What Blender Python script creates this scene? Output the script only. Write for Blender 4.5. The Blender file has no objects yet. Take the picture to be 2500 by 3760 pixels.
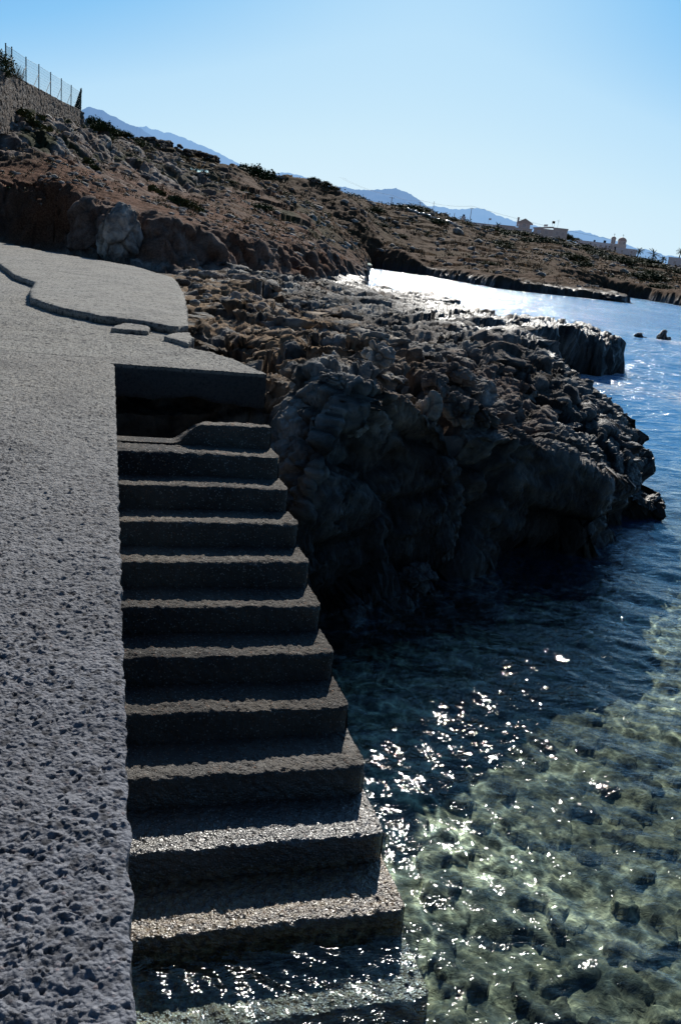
import bpy, math, random
import numpy as np
random.seed(7)
rng = np.random.default_rng(7)
F4 = np.float32
sc = bpy.context.scene
COL = sc.collection
rad = math.radians

# ------------------------------------------------------------------ camera
CAMH = 3.75
FPX, PIT, ROL, YAW = 3065.6, rad(17.49), rad(6.683), rad(16.70)
_c, _s = math.cos(PIT), math.sin(PIT)
FW = np.array([math.sin(YAW)*_c, math.cos(YAW)*_c, -_s])
RT = np.array([math.cos(YAW), -math.sin(YAW), 0.0])
UP = np.cross(RT, FW)
RT2 = RT*math.cos(ROL)+UP*math.sin(ROL)
UP2 = UP*math.cos(ROL)-RT*math.sin(ROL)

def ray(u, v):
    return FW + RT2*(u-1250)/FPX - UP2*(v-1880)/FPX

def on_z(u, v, z):
    """survey helper: where a bearing measured in the photograph meets the level z"""
    d = ray(u, v); t = (z-CAMH)/d[2]
    return float(d[0]*t), float(d[1]*t)

def on_r(u, v, r):
    d = ray(u, v); t = r/math.hypot(d[0], d[1])
    return float(d[0]*t), float(d[1]*t), float(CAMH+d[2]*t)

cam = bpy.data.cameras.new('camera')
cam.sensor_fit = 'VERTICAL'; cam.sensor_height = 24.0
cam.lens = FPX/3760*24.0
cam.clip_start = 0.05; cam.clip_end = 20000
camo = bpy.data.objects.new('camera', cam); COL.objects.link(camo)
from mathutils import Matrix
M = Matrix(((RT2[0], UP2[0], -FW[0]), (RT2[1], UP2[1], -FW[1]), (RT2[2], UP2[2], -FW[2])))
camo.matrix_world = Matrix.Translation((0, 0, CAMH)) @ M.to_4x4()
sc.camera = camo

# ------------------------------------------------------------------ light
SUN_AZ, SUN_EL = 19.0, 31.0
world = bpy.data.worlds.new('World'); sc.world = world; world.use_nodes = True
wn = world.node_tree
bg = wn.nodes['Background']
sky = wn.nodes.new('ShaderNodeTexSky'); sky.sky_type = 'NISHITA'; sky.sun_disc = False
sky.sun_elevation = rad(SUN_EL); sky.sun_rotation = rad(SUN_AZ)
sky.air_density = 1.0; sky.dust_density = 0.35; sky.ozone_density = 2.6; sky.altitude = 0
# grade the sky: deep blue away from the sun, pale blue towards it (Nishita brightness drives the ramp)
SKYS = 0.085
sep = wn.nodes.new('ShaderNodeSeparateColor'); wn.links.new(sky.outputs[0], sep.inputs[0])
mulg = wn.nodes.new('ShaderNodeMath'); mulg.operation = 'MULTIPLY'; mulg.inputs[1].default_value = SKYS/1.2; wn.links.new(sep.outputs[1], mulg.inputs[0])
rp = wn.nodes.new('ShaderNodeValToRGB'); wn.links.new(mulg.outputs[0], rp.inputs[0])
stops = [(.07, (.012, .035, .085)), (.16, (.055, .15, .34)), (.30, (.12, .32, .66)), (.48, (.15, .43, .83)), (.60, (.26, .58, .925)), (.74, (.50, .76, .97)), (.92, (.62, .84, .975)), (1.15, (.72, .89, .99))]
for i, (p, c) in enumerate(stops):
    el = rp.color_ramp.elements[i] if i < 2 else rp.color_ramp.elements.new(p/1.2)
    el.position = p/1.2; el.color = (*c, 1)
scl = wn.nodes.new('ShaderNodeVectorMath'); scl.operation = 'SCALE'; scl.inputs['Scale'].default_value = 1/SKYS
tcw = wn.nodes.new('ShaderNodeTexCoord'); dt = wn.nodes.new('ShaderNodeVectorMath'); dt.operation = 'DOT_PRODUCT'
dt.inputs[1].default_value = (math.sin(rad(SUN_AZ))*.94, math.cos(rad(SUN_AZ))*.94, .34); wn.links.new(tcw.outputs['Generated'], dt.inputs[0])
mrw = wn.nodes.new('ShaderNodeMapRange'); mrw.interpolation_type = 'SMOOTHSTEP'
for k_, v_ in (('From Min', -.35), ('From Max', .62), ('To Min', .31), ('To Max', 1.0)): mrw.inputs[k_].default_value = v_
wn.links.new(dt.outputs['Value'], mrw.inputs[0])
sc2 = wn.nodes.new('ShaderNodeVectorMath'); sc2.operation = 'SCALE'; wn.links.new(rp.outputs[0], sc2.inputs[0]); wn.links.new(mrw.outputs[0], sc2.inputs['Scale'])
wn.links.new(sc2.outputs[0], scl.inputs[0]); wn.links.new(scl.outputs[0], bg.inputs[0]); bg.inputs[1].default_value = SKYS
sun = bpy.data.lights.new('sun', 'SUN'); sun.energy = 5.0; sun.angle = rad(0.5); sun.color = (1.0, 0.95, 0.87)
suno = bpy.data.objects.new('sun', sun); COL.objects.link(suno)
suno.rotation_euler = (rad(90-SUN_EL), 0, rad(180-SUN_AZ))
sc.view_settings.view_transform = 'Standard'; sc.view_settings.look = 'None'; sc.view_settings.exposure = 0
sc.render.engine = 'CYCLES'
sc.cycles.use_denoising = True
sc.cycles.max_bounces = 6; sc.cycles.transparent_max_bounces = 12
sc.cycles.diffuse_bounces = 3; sc.cycles.glossy_bounces = 3
sc.cycles.caustics_reflective = False; sc.cycles.caustics_refractive = False

# ------------------------------------------------------------------ noise
_perm = rng.permutation(512).astype(np.int64)
def _hash(ix, iy, iz):
    return _perm[(_perm[(_perm[ix & 511]+iy) & 511]+iz) & 511]
_g = rng.normal(size=(512, 3)); _g /= np.linalg.norm(_g, axis=1)[:, None]; _g = _g.astype(F4)
_rnd = rng.random((512, 6)).astype(F4)

def perlin(x, y, z):
    x = np.asarray(x, F4); y = np.asarray(y, F4); z = np.asarray(z, F4)
    x0 = np.floor(x); y0 = np.floor(y); z0 = np.floor(z)
    fx, fy, fz = x-x0, y-y0, z-z0
    ix, iy, iz = x0.astype(np.int64), y0.astype(np.int64), z0.astype(np.int64)
    u = fx*fx*fx*(fx*(fx*6-15)+10); v = fy*fy*fy*(fy*(fy*6-15)+10); w = fz*fz*fz*(fz*(fz*6-15)+10)
    out = 0
    for dx in (0, 1):
        wx = u if dx else 1-u
        for dy in (0, 1):
            wy = v if dy else 1-v
            for dz in (0, 1):
                wz = w if dz else 1-w
                g = _g[_hash(ix+dx, iy+dy, iz+dz)]
                out = out + wx*wy*wz*(g[..., 0]*(fx-dx)+g[..., 1]*(fy-dy)+g[..., 2]*(fz-dz))
    return out*1.6

def fbm(x, y, z, s, octv=4, gain=0.5):
    a, t = 1.0, 0
    for k in range(octv):
        t = t + a*perlin(x/s+k*17.3, y/s-k*9.1, z/s+k*5.7); s = s/2.03; a *= gain
    return t

def ridged(x, y, z, s, octv=4, gain=0.5):
    a, t = 1.0, 0
    for k in range(octv):
        t = t + a*(1-2*np.abs(perlin(x/s+k*11.3, y/s-k*7.1, z/s+k*3.7))); s = s/2.1; a *= gain
    return t

def worley(x, y, z, s, jit=0.9, tilt=0.0, d2=False):
    """cells of size s: returns F1, F2-F1, per-cell random, tilted plane offset"""
    x = np.asarray(x, F4)/s; y = np.asarray(y, F4)/s; z = np.asarray(z, F4)/s
    x0 = np.floor(x); y0 = np.floor(y); z0 = np.floor(z)
    ix, iy, iz = x0.astype(np.int64), y0.astype(np.int64), z0.astype(np.int64)
    f1 = np.full(x.shape, 9, F4); f2 = np.full(x.shape, 9, F4)
    cid = np.zeros(x.shape, np.int64); pl = np.zeros(x.shape, F4)
    for dz in ((0,) if d2 else (-1, 0, 1)):
        for dx in (-1, 0, 1):
            for dy in (-1, 0, 1):
                h = _hash(ix+dx, iy+dy, iz+dz); r = _rnd[h]
                px = x-(x0+dx+.5+(r[..., 0]-.5)*jit); py = y-(y0+dy+.5+(r[..., 1]-.5)*jit)
                pz = 0*px if d2 else z-(z0+dz+.5+(r[..., 2]-.5)*jit)
                d = np.sqrt(px*px+py*py+pz*pz)
                n = d < f1
                f2 = np.where(n, f1, np.minimum(f2, d))
                f1 = np.where(n, d, f1); cid = np.where(n, h, cid)
                if tilt:
                    pl = np.where(n, (r[..., 3]-.5)*px+(r[..., 4]-.5)*py+(r[..., 5]-.5)*pz, pl)
    return f1, f2-f1, _rnd[cid][..., 3], pl*tilt

def sst(a, b, x):
    t = np.clip((x-a)/(b-a), 0, 1); return t*t*(3-2*t)

# ------------------------------------------------------------------ mesh helpers
def mesh_from(name, V, Fq, mats=(), smooth=True, midx=None):
    me = bpy.data.meshes.new(name)
    V = np.ascontiguousarray(V, F4); Fq = np.ascontiguousarray(Fq, np.int32)
    k = Fq.shape[1]
    me.vertices.add(len(V)); me.vertices.foreach_set('co', V.ravel())
    me.loops.add(Fq.size); me.loops.foreach_set('vertex_index', Fq.ravel())
    me.polygons.add(len(Fq)); me.polygons.foreach_set('loop_start', np.arange(0, Fq.size, k, dtype=np.int32))
    if smooth: me.polygons.foreach_set('use_smooth', np.ones(len(Fq), bool))
    for m in mats: me.materials.append(m)
    if midx is not None: me.polygons.foreach_set('material_index', np.asarray(midx, np.int32))
    me.update(calc_edges=True); me.validate()
    return me

def grid_faces(n, m):
    i = np.arange(n*m).reshape(n, m)
    return np.stack([i[:-1, :-1], i[:-1, 1:], i[1:, 1:], i[1:, :-1]], -1).reshape(-1, 4)

def link(name, me, parent=None):
    o = bpy.data.objects.new(name, me); COL.objects.link(o)
    if parent: o.parent = parent
    return o

def attr(me, name, val):
    a = me.attributes.new(name, 'FLOAT', 'POINT'); a.data.foreach_set('value', np.ascontiguousarray(val, F4).ravel())

def tag(o, label, cat, group=None, kind=None):
    o['label'] = label; o['category'] = cat
    if group: o['group'] = group
    if kind: o['kind'] = kind
    return o

def struct(o, label=None, cat=None):
    o['kind'] = 'structure'
    if label: o['label'] = label
    if cat: o['category'] = cat
    return o

def empty(name, loc, rz=0, label=None, cat=None, group=None):
    o = bpy.data.objects.new(name, None); COL.objects.link(o); o.location = loc; o.rotation_euler = (0, 0, rz)
    o.empty_display_size = 0.2
    if label: tag(o, label, cat, group)
    return o

class MB:
    """collects boxes, tubes, prisms"""
    def __init__(s): s.v = []; s.f = []
    def add(s, vs, fs):
        b = len(s.v); s.v += [tuple(map(float, p)) for p in vs]; s.f += [tuple(b+i for i in f) for f in fs]; return s
    def box(s, x0, x1, y0, y1, z0, z1):
        return s.add([(x0,y0,z0),(x1,y0,z0),(x1,y1,z0),(x0,y1,z0),(x0,y0,z1),(x1,y0,z1),(x1,y1,z1),(x0,y1,z1)],
                     [(0,3,2,1),(4,5,6,7),(0,1,5,4),(1,2,6,5),(2,3,7,6),(3,0,4,7)])
    def tube(s, p, q, r, r2=None, n=8):
        p = np.array(p, float); q = np.array(q, float); r2 = r if r2 is None else r2
        d = q-p; d /= np.linalg.norm(d); a = np.cross(d, (0, 0, 1) if abs(d[2]) < .9 else (1, 0, 0)); a /= np.linalg.norm(a); b = np.cross(d, a)
        vs = []
        for c, rr in ((p, r), (q, r2)):
            for k in range(n):
                t = 2*math.pi*k/n; vs.append(c+(a*math.cos(t)+b*math.sin(t))*rr)
        fs = [(k, (k+1) % n, n+(k+1) % n, n+k) for k in range(n)]+[tuple(range(n))[::-1], tuple(range(n, 2*n))]
        return s.add(vs, fs)
    def prism(s, poly, z0, z1):
        n = len(poly)
        return s.add([(x, y, z0) for x, y in poly]+[(x, y, z1) for x, y in poly],
                     [(k, (k+1) % n, n+(k+1) % n, n+k) for k in range(n)]+[tuple(range(n))[::-1], tuple(range(n, 2*n))])
    def lathe(s, prof, n=20, c=(0, 0)):
        vs = []; m = len(prof)
        for r, z in prof:
            for k in range(n):
                t = 2*math.pi*k/n; vs.append((c[0]+r*math.cos(t), c[1]+r*math.sin(t), z))
        fs = [(i*n+k, i*n+(k+1) % n, (i+1)*n+(k+1) % n, (i+1)*n+k) for i in range(m-1) for k in range(n)]
        return s.add(vs, fs)
    def build(s, name, mat, parent=None, smooth=False):
        me = bpy.data.meshes.new(name); me.from_pydata(s.v, [], s.f); me.materials.append(mat)
        if smooth: me.polygons.foreach_set('use_smooth', [True]*len(me.polygons))
        me.update(); return link(name, me, parent)

# ------------------------------------------------------------------ materials
class NT:
    def __init__(s, name):
        s.m = bpy.data.materials.new(name); s.m.use_nodes = True; s.t = s.m.node_tree
        s.b = s.t.nodes['Principled BSDF']; s.out = s.t.nodes['Material Output']
    def n(s, typ, **kw):
        nd = s.t.nodes.new(typ)
        for k, v in kw.items():
            if k.startswith('i_'): nd.inputs[k[2:].replace('_', ' ')].default_value = v
            else: setattr(nd, k, v)
        return nd
    def l(s, a, b): s.t.links.new(a, b)
    def noise(s, scale, detail=4, rough=.6, dist=0, coord=None):
        nd = s.n('ShaderNodeTexNoise'); nd.inputs['Scale'].default_value = scale; nd.inputs['Detail'].default_value = detail
        nd.inputs['Roughness'].default_value = rough; nd.inputs['Distortion'].default_value = dist
        s.l(coord or s.pos(), nd.inputs['Vector']); return nd.outputs['Fac']
    def voro(s, scale, feat='F1', coord=None, out='Distance', rnd=1.0):
        nd = s.n('ShaderNodeTexVoronoi', feature=feat); nd.inputs['Scale'].default_value = scale; nd.inputs['Randomness'].default_value = rnd
        s.l(coord or s.pos(), nd.inputs['Vector']); return nd.outputs[out]
    def pos(s):
        if not hasattr(s, '_p'): s._p = s.n('ShaderNodeNewGeometry').outputs['Position']
        return s._p
    def objco(s): return s.n('ShaderNodeTexCoord').outputs['Object']
    def ramp(s, fac, stops, interp='LINEAR'):
        nd = s.n('ShaderNodeValToRGB'); nd.color_ramp.interpolation = interp
        e = nd.color_ramp.elements
        for i, (p, c) in enumerate(stops):
            if i < 2: el = e[i]; el.position = p
            else: el = e.new(p)
            el.color = (*c, 1) if len(c) == 3 else c
        s.l(fac, nd.inputs[0]); return nd.outputs[0]
    def mr(s, fac, a, b, c=0, d=1):
        nd = s.n('ShaderNodeMapRange'); 
        for k, v in zip(('From Min', 'From Max', 'To Min', 'To Max'), (a, b, c, d)): nd.inputs[k].default_value = v
        s.l(fac, nd.inputs[0]); return nd.outputs[0]
    def mix(s, fac, a, b, mode='MIX'):
        nd = s.n('ShaderNodeMix', data_type='RGBA', blend_type=mode)
        for sock, v in ((nd.inputs[0], fac), (nd.inputs[6], a), (nd.inputs[7], b)):
            if hasattr(v, 'is_linked') or hasattr(v, 'links'): s.l(v, sock)
            else: sock.default_value = v if not isinstance(v, tuple) else (*v, 1) if len(v) == 3 else v
        return nd.outputs[2]
    def math(s, op, a, b=None):
        nd = s.n('ShaderNodeMath', operation=op)
        for sock, v in ((nd.inputs[0], a), (nd.inputs[1], b)):
            if v is None: continue
            if hasattr(v, 'links'): s.l(v, sock)
            else: sock.default_value = v
        return nd.outputs[0]
    def attr(s, name): return s.n('ShaderNodeAttribute', attribute_name=name).outputs['Fac']
    def bump(s, h, strength=.5, dist=.02, nrm=None):
        nd = s.n('ShaderNodeBump'); nd.inputs['Strength'].default_value = strength; nd.inputs['Distance'].default_value = dist
        s.l(h, nd.inputs['Height'])
        if nrm is not None: s.l(nrm, nd.inputs['Normal'])
        return nd.outputs[0]
    def fin(s, col=None, rough=None, nrm=None, spec=None):
        for k, v in (('Base Color', col), ('Roughness', rough), ('Normal', nrm), ('Specular IOR Level', spec)):
            if v is None: continue
            if hasattr(v, 'links'): s.l(v, s.b.inputs[k])
            else: s.b.inputs[k].default_value = (*v, 1) if isinstance(v, tuple) else v
        return s.m

def plain(name, col, rough=.8, var=.25, scale=6, spec=.3, metal=0):
    t = NT(name); nz = t.noise(scale, 5, .6, coord=t.objco())
    c = t.ramp(nz, [(.3, tuple(x*(1-var) for x in col)), (.7, tuple(min(1, x*(1+var)) for x in col))])
    t.b.inputs['Metallic'].default_value = metal
    return t.fin(c, rough, t.bump(nz, .3, .02), spec)

def concrete_mat(name, base=(.26, .25, .235), wetz=None, quay=False):
    t = NT(name)
    big = t.noise(.7, 5, .65); mid = t.noise(9, 6, .7); fine = t.noise(70, 5, .7)
    peb = t.voro(75, 'F1'); pebc = t.voro(75, 'F1', out='Color')
    c = t.ramp(mid, [(.3, tuple(x*.62 for x in base)), (.5, base), (.72, tuple(x*1.25 for x in base))])
    c = t.mix(t.mr(big, .35, .7, 0, .55), c, (.33, .28, .215))
    # exposed aggregate: a few pale and a few rusty chips
    sep = t.n('ShaderNodeSeparateColor'); t.l(pebc, sep.inputs[0])
    chip = t.math('MULTIPLY', t.mr(sep.outputs[0], .82, .86), t.mr(peb, .55, .35))
    chipc = t.ramp(sep.outputs[1], [(0, (.55, .52, .47)), (.45, (.42, .38, .33)), (.7, (.42, .22, .13)), (1, (.08, .08, .085))], 'CONSTANT')
    c = t.mix(t.math('MULTIPLY', chip, .75), c, chipc)
    if quay:   # the nearer pour is greyer and rougher, the older surface beyond the joint is paler and dusty
        sp = t.n('ShaderNodeSeparateXYZ'); t.l(t.pos(), sp.inputs[0])
        near = t.mix(t.mr(sp.outputs[1], 2.5, 8.5), (.19, .205, .245), (.36, .345, .31))
        c = t.mix(t.mr(sp.outputs[1], 10.5, 10.7), t.mix(.72, c, near), t.mix(.6, c, (.44, .425, .375)))
        vs = t.voro(26, 'F1'); vc = t.n('ShaderNodeSeparateColor'); t.l(t.voro(26, 'F1', out='Color'), vc.inputs[0])
        spot = t.math('MULTIPLY', t.mr(vs, .5, .3), t.mr(vc.outputs[0], .55, .6))
        c = t.mix(t.math('MULTIPLY', spot, t.mr(t.noise(2.2, 3, .6), .35, .6, .3, .9)), c, (.055, .055, .06))
        v2 = t.voro(10, 'F1'); vc2 = t.n('ShaderNodeSeparateColor'); t.l(t.voro(10, 'F1', out='Color'), vc2.inputs[0])
        spot2 = t.math('MULTIPLY', t.mr(v2, .42, .28), t.mr(vc2.outputs[0], .62, .66))
        c = t.mix(t.math('MULTIPLY', spot2, t.mr(sp.outputs[1], 10.6, 11.5, 0, .8)), c, (.06, .06, .065))
        stn = t.mr(t.noise(.9, 6, .7, .8), .48, .66, 0, .5)
        c = t.mix(t.math('MULTIPLY', stn, .7), c, (.07, .068, .07))
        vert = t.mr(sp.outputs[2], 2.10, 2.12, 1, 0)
        c = t.mix(t.math('MULTIPLY', vert, .8), c, (.06, .065, .07))  # sides below the top painted darker to deepen their shade
        c = t.mix(t.mr(t.noise(28, 5, .75), .5, .64, 0, .7), c, (.05, .05, .055))
    pit = t.mr(t.attr('pit'), .0, 1.0)
    c = t.mix(t.math('MULTIPLY', pit, .6), c, (.05, .048, .046))  # pits and grain gaps painted darker to deepen their shadow
    h = t.math('ADD', t.math('MULTIPLY', mid, .5), t.math('ADD', t.math('MULTIPLY', fine, .5), t.math('MULTIPLY', peb, -.6)))
    if wetz is not None:
        s = t.n('ShaderNodeSeparateXYZ'); t.l(t.pos(), s.inputs[0])
        zz = t.math('ADD', s.outputs[2], t.math('MULTIPLY', t.math('SUBTRACT', mid, .5), .12))
        wet = t.mr(zz, wetz+.12, wetz-.05)
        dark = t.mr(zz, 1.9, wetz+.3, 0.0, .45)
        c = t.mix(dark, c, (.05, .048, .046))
        alg = t.mr(zz, .13, -.07)
        c = t.mix(t.math('MULTIPLY', alg, .85), c, t.ramp(t.noise(22, 4), [(.35, (.04, .022, .01)), (.5, (.30, .17, .06)), (.62, (.50, .38, .18)), (.75, (.10, .06, .03))]))
        t.fin(c, t.mr(wet, 0, 1, .9, .27), t.bump(h, 1.0, t.mr(wet, 0, 1, .008, .016) if False else .011), t.mr(wet, 0, 1, .25, .9))
    else:
        t.fin(c, .9, t.bump(h, 1.0, .012), .15)
    return t.m

M_conc = concrete_mat('rough_concrete', (.27, .262, .245), quay=True)
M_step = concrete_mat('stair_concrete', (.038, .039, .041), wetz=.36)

def rock_mat():
    t = NT('shore_rock')
    n1 = t.noise(.35, 5, .6); n2 = t.noise(2.2, 7, .65, .6); n3 = t.noise(14, 6, .7); n4 = t.noise(60, 4, .7)
    grey = t.ramp(n2, [(.28, (.09, .088, .085)), (.42, (.23, .23, .225)), (.55, (.42, .41, .385)), (.75, (.62, .59, .54))])
    warm = t.ramp(n2, [(.3, (.09, .038, .018)), (.5, (.24, .12, .058)), (.7, (.42, .25, .13))])
    c = t.mix(t.mr(n1, .52, .70, 0, .6), grey, warm)
    tone = t.ramp(t.noise(.8, 4, .6, .5), [(.36, (.42, .38, .36)), (.5, (.95, .94, .92)), (.62, (1.4, 1.36, 1.3))])
    c = t.mix(1.0, c, tone, 'MULTIPLY')
    soil = t.ramp(n3, [(.3, (.16, .10, .06)), (.5, (.36, .245, .15)), (.7, (.46, .33, .21))])
    c = t.mix(t.attr('soil'), c, soil)
    red = t.ramp(n3, [(.3, (.048, .023, .014)), (.5, (.145, .070, .042)), (.72, (.31, .17, .105))])
    c = t.mix(t.attr('red'), c, red)
    lich = t.mr(t.noise(5, 6, .7), .62, .7, 0, .35)
    c = t.mix(t.math('MULTIPLY', lich, t.attr('veg')), c, (.20, .16, .04))
    scr = t.ramp(n3, [(.35, (.012, .018, .008)), (.6, (.05, .062, .02)), (.75, (.12, .11, .045))])
    c = t.mix(t.attr('veg'), c, scr)
    c = t.mix(t.attr('dry'), c, t.ramp(n3, [(.3, (.025, .015, .008)), (.55, (.10, .055, .028)), (.75, (.24, .14, .07))]))
    wet = t.attr('wet')
    c = t.mix(t.math('MULTIPLY', wet, .9), c, t.ramp(n2, [(.35, (.012, .012, .013)), (.7, (.05, .042, .034))]))
    c = t.mix(t.math('MULTIPLY', t.attr('crack'), .75), c, (.02, .017, .014))
    h = t.math('ADD', t.math('MULTIPLY', n2, 1.4), t.math('ADD', t.math('MULTIPLY', n3, .45), t.math('MULTIPLY', n4, .12)))
    return t.fin(c, t.mr(wet, 0, 1, .95, .38), t.bump(h, 1.0, .09), t.mr(wet, 0, 1, .06, .5))
M_rock = rock_mat()

def bed_mat():
    t = NT('seabed_cobbles')
    n1 = t.noise(3.6, 6, .68, .5); n2 = t.noise(11, 5, .65, .8)
    c = t.ramp(n1, [(.32, (.05, .06, .042)), (.45, (.16, .15, .09)), (.57, (.44, .37, .20)), (.7, (.27, .22, .12))])
    c = t.mix(t.mr(n2, .52, .68, 0, .7), c, (.05, .055, .04))
    c = t.mix(t.attr('gap_shade_dark_cobble'), c, (.02, .02, .015))
    return t.fin(c, .8, t.bump(n2, .6, .05), .2)
M_bed = bed_mat()

def water_mat():
    t = NT('sea_water')
    for nd in (t.b,): t.t.nodes.remove(nd)
    # ripples
    far = t.attr('far')
    mp = t.n('ShaderNodeMapping'); mp.inputs['Rotation'].default_value = (0, 0, rad(25)); mp.inputs['Scale'].default_value = (1, 2.2, 1)
    t.l(t.pos(), mp.inputs[0]); co = mp.outputs[0]
    r1 = t.noise(5.5, 3, .55, .4, co); r2 = t.noise(1.1, 4, .6, .3, co); r3 = t.noise(.33, 3, .6, .3, co)
    h = t.math('ADD', t.math('MULTIPLY', r1, .024), t.math('ADD', t.math('MULTIPLY', t.math('MULTIPLY', r2, far), .22), t.math('MULTIPLY', t.math('MULTIPLY', r3, far), .5)))
    bp = t.n('ShaderNodeBump'); bp.inputs['Strength'].default_value = 1; bp.inputs['Distance'].default_value = 1; t.l(h, bp.inputs['Height'])
    nn = t.n('ShaderNodeTexNoise'); nn.inputs['Scale'].default_value = 1.6; nn.inputs['Detail'].default_value = 3; nn.inputs['Roughness'].default_value = .6; t.l(co, nn.inputs['Vector'])
    sb = t.n('ShaderNodeVectorMath', operation='SUBTRACT'); t.l(nn.outputs['Color'], sb.inputs[0]); sb.inputs[1].default_value = (.5, .5, .5)
    ml = t.n('ShaderNodeVectorMath', operation='MULTIPLY'); t.l(sb.outputs[0], ml.inputs[0]); ml.inputs[1].default_value = (.76, .76, 0)
    sc3 = t.n('ShaderNodeVectorMath', operation='SCALE'); t.l(ml.outputs[0], sc3.inputs[0]); mp2 = t.n('ShaderNodeMapping'); mp2.inputs['Rotation'].default_value = (0, 0, rad(19)); mp2.inputs['Scale'].default_value = (.9, .07, 1); t.l(t.pos(), mp2.inputs[0])
    gust = t.mr(t.noise(1.0, 4, .75, 0, mp2.outputs[0]), .45, .62, .05, 1.8)
    t.l(t.math('MULTIPLY', t.math('POWER', far, 1.5), gust), sc3.inputs['Scale'])
    ad = t.n('ShaderNodeVectorMath', operation='ADD'); t.l(bp.outputs[0], ad.inputs[0]); t.l(sc3.outputs[0], ad.inputs[1])
    nm = t.n('ShaderNodeVectorMath', operation='NORMALIZE'); t.l(ad.outputs[0], nm.inputs[0])
    N = nm.outputs[0]
    # Schlick reflectance, the same from above and from below
    dn = t.n('ShaderNodeVectorMath', operation='DOT_PRODUCT'); t.l(N, dn.inputs[0]); t.l(t.n('ShaderNodeNewGeometry').outputs['Incoming'], dn.inputs[1])
    om = t.math('SUBTRACT', 1.0, t.math('MINIMUM', t.math('ABSOLUTE', dn.outputs['Value']), 1.0))
    frf = t.math('ADD', t.math('MULTIPLY', t.math('POWER', om, 5.0), .975), .022)
    gl = t.n('ShaderNodeBsdfGlossy'); t.l(t.mr(far, .1, 1, .05, .12), gl.inputs['Roughness']); gl.inputs['Color'].default_value = (1, 1, 1, 1); t.l(N, gl.inputs['Normal'])
    # painted caustics: bright network in the transparent colour mimics light focused by ripples
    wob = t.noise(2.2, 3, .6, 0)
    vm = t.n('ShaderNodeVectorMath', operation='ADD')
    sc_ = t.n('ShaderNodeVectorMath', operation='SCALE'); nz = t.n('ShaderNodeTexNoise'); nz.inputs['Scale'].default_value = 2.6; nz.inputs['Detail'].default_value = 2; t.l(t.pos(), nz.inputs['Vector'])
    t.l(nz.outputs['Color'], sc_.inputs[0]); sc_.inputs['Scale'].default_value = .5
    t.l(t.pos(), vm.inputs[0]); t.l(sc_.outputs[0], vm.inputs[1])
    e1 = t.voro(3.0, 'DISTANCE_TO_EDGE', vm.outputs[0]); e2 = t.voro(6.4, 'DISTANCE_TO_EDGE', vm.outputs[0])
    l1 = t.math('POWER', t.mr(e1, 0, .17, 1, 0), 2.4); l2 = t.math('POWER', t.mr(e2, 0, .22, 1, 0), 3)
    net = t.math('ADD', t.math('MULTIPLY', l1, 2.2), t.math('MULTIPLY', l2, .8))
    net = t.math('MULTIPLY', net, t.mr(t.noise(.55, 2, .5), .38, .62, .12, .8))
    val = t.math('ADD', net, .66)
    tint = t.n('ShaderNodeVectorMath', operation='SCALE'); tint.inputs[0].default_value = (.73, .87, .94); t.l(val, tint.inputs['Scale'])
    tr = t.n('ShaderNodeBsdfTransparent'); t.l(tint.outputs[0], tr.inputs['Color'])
    # scattering body colour, stronger farther out; its blue also paints in reflected sky
    df = t.n('ShaderNodeBsdfDiffuse'); df.inputs['Color'].default_value = (.05, .27, .60, 1)
    foam = t.attr('foam')
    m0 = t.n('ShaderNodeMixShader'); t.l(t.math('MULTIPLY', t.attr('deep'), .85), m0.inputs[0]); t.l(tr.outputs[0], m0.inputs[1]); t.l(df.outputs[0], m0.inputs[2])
    m1 = t.n('ShaderNodeMixShader'); t.l(frf, m1.inputs[0]); t.l(m0.outputs[0], m1.inputs[1]); t.l(gl.outputs[0], m1.inputs[2])
    fd = t.n('ShaderNodeBsdfDiffuse'); fd.inputs['Color'].default_value = (.8, .84, .86, 1)
    fm = t.math('MULTIPLY', foam, t.mr(t.noise(2.2, 7, .8, 1.2, co), .45, .56))
    m2 = t.n('ShaderNodeMixShader'); t.l(fm, m2.inputs[0]); t.l(m1.outputs[0], m2.inputs[1]); t.l(fd.outputs[0], m2.inputs[2])
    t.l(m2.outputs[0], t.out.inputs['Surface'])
    return t.m
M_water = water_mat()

# ------------------------------------------------------------------ terrain functions
COAST = np.array([(0.0,7.6),(1.2,7.7),(1.9,7.9),(2.3,8.1),(3.15,8.4),(3.9,8.65),(4.7,9.05),(5.7,9.55),(6.6,9.85),(7.5,10.6),(8.3,11.2),(9.1,11.55),
 (9.6,12.4),(9.9,13.4),(9.9,14.6),(9.7,15.6),(9.6,17),(10.2,19),(11.5,22),(13.5,25.5),(16.5,28.7),(18.4,29.6),(20.9,31.2),(21.8,33),(21,36),
 (19,39),(18.5,43),(20,50),(23,56),(26,62),(22,66),(21,72),(25,85),(34,115),(46,155),(57,190),(66,176.5),(64.5,139),(68,134),(81,137),(86.5,132.5),
 (90,136),(92,150),(100,175),(116,187),(121,177),(114,154),(125,150),(150,150),(300,170),(1500,500),(1500,1800),(-1500,1800),(-1500,7.6)], float)

def seg_dist(x, y, pts, closed):
    d = np.full(x.shape, 1e9); n = len(pts)
    for i in range(n if closed else n-1):
        ax, ay = pts[i]; bx, by = pts[(i+1) % n]
        ex, ey = bx-ax, by-ay
        t = np.clip(((x-ax)*ex+(y-ay)*ey)/(ex*ex+ey*ey), 0, 1)
        d = np.minimum(d, np.hypot(x-ax-t*ex, y-ay-t*ey))
    return d

def inside(x, y, pts):
    c = np.zeros(x.shape, bool); n = len(pts)
    for i in range(n):
        ax, ay = pts[i]; bx, by = pts[(i+1) % n]
        if ay == by: continue
        c ^= ((ay > y) != (by > y)) & (x < (bx-ax)*(y-ay)/(by-ay)+ax)
    return c

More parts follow.
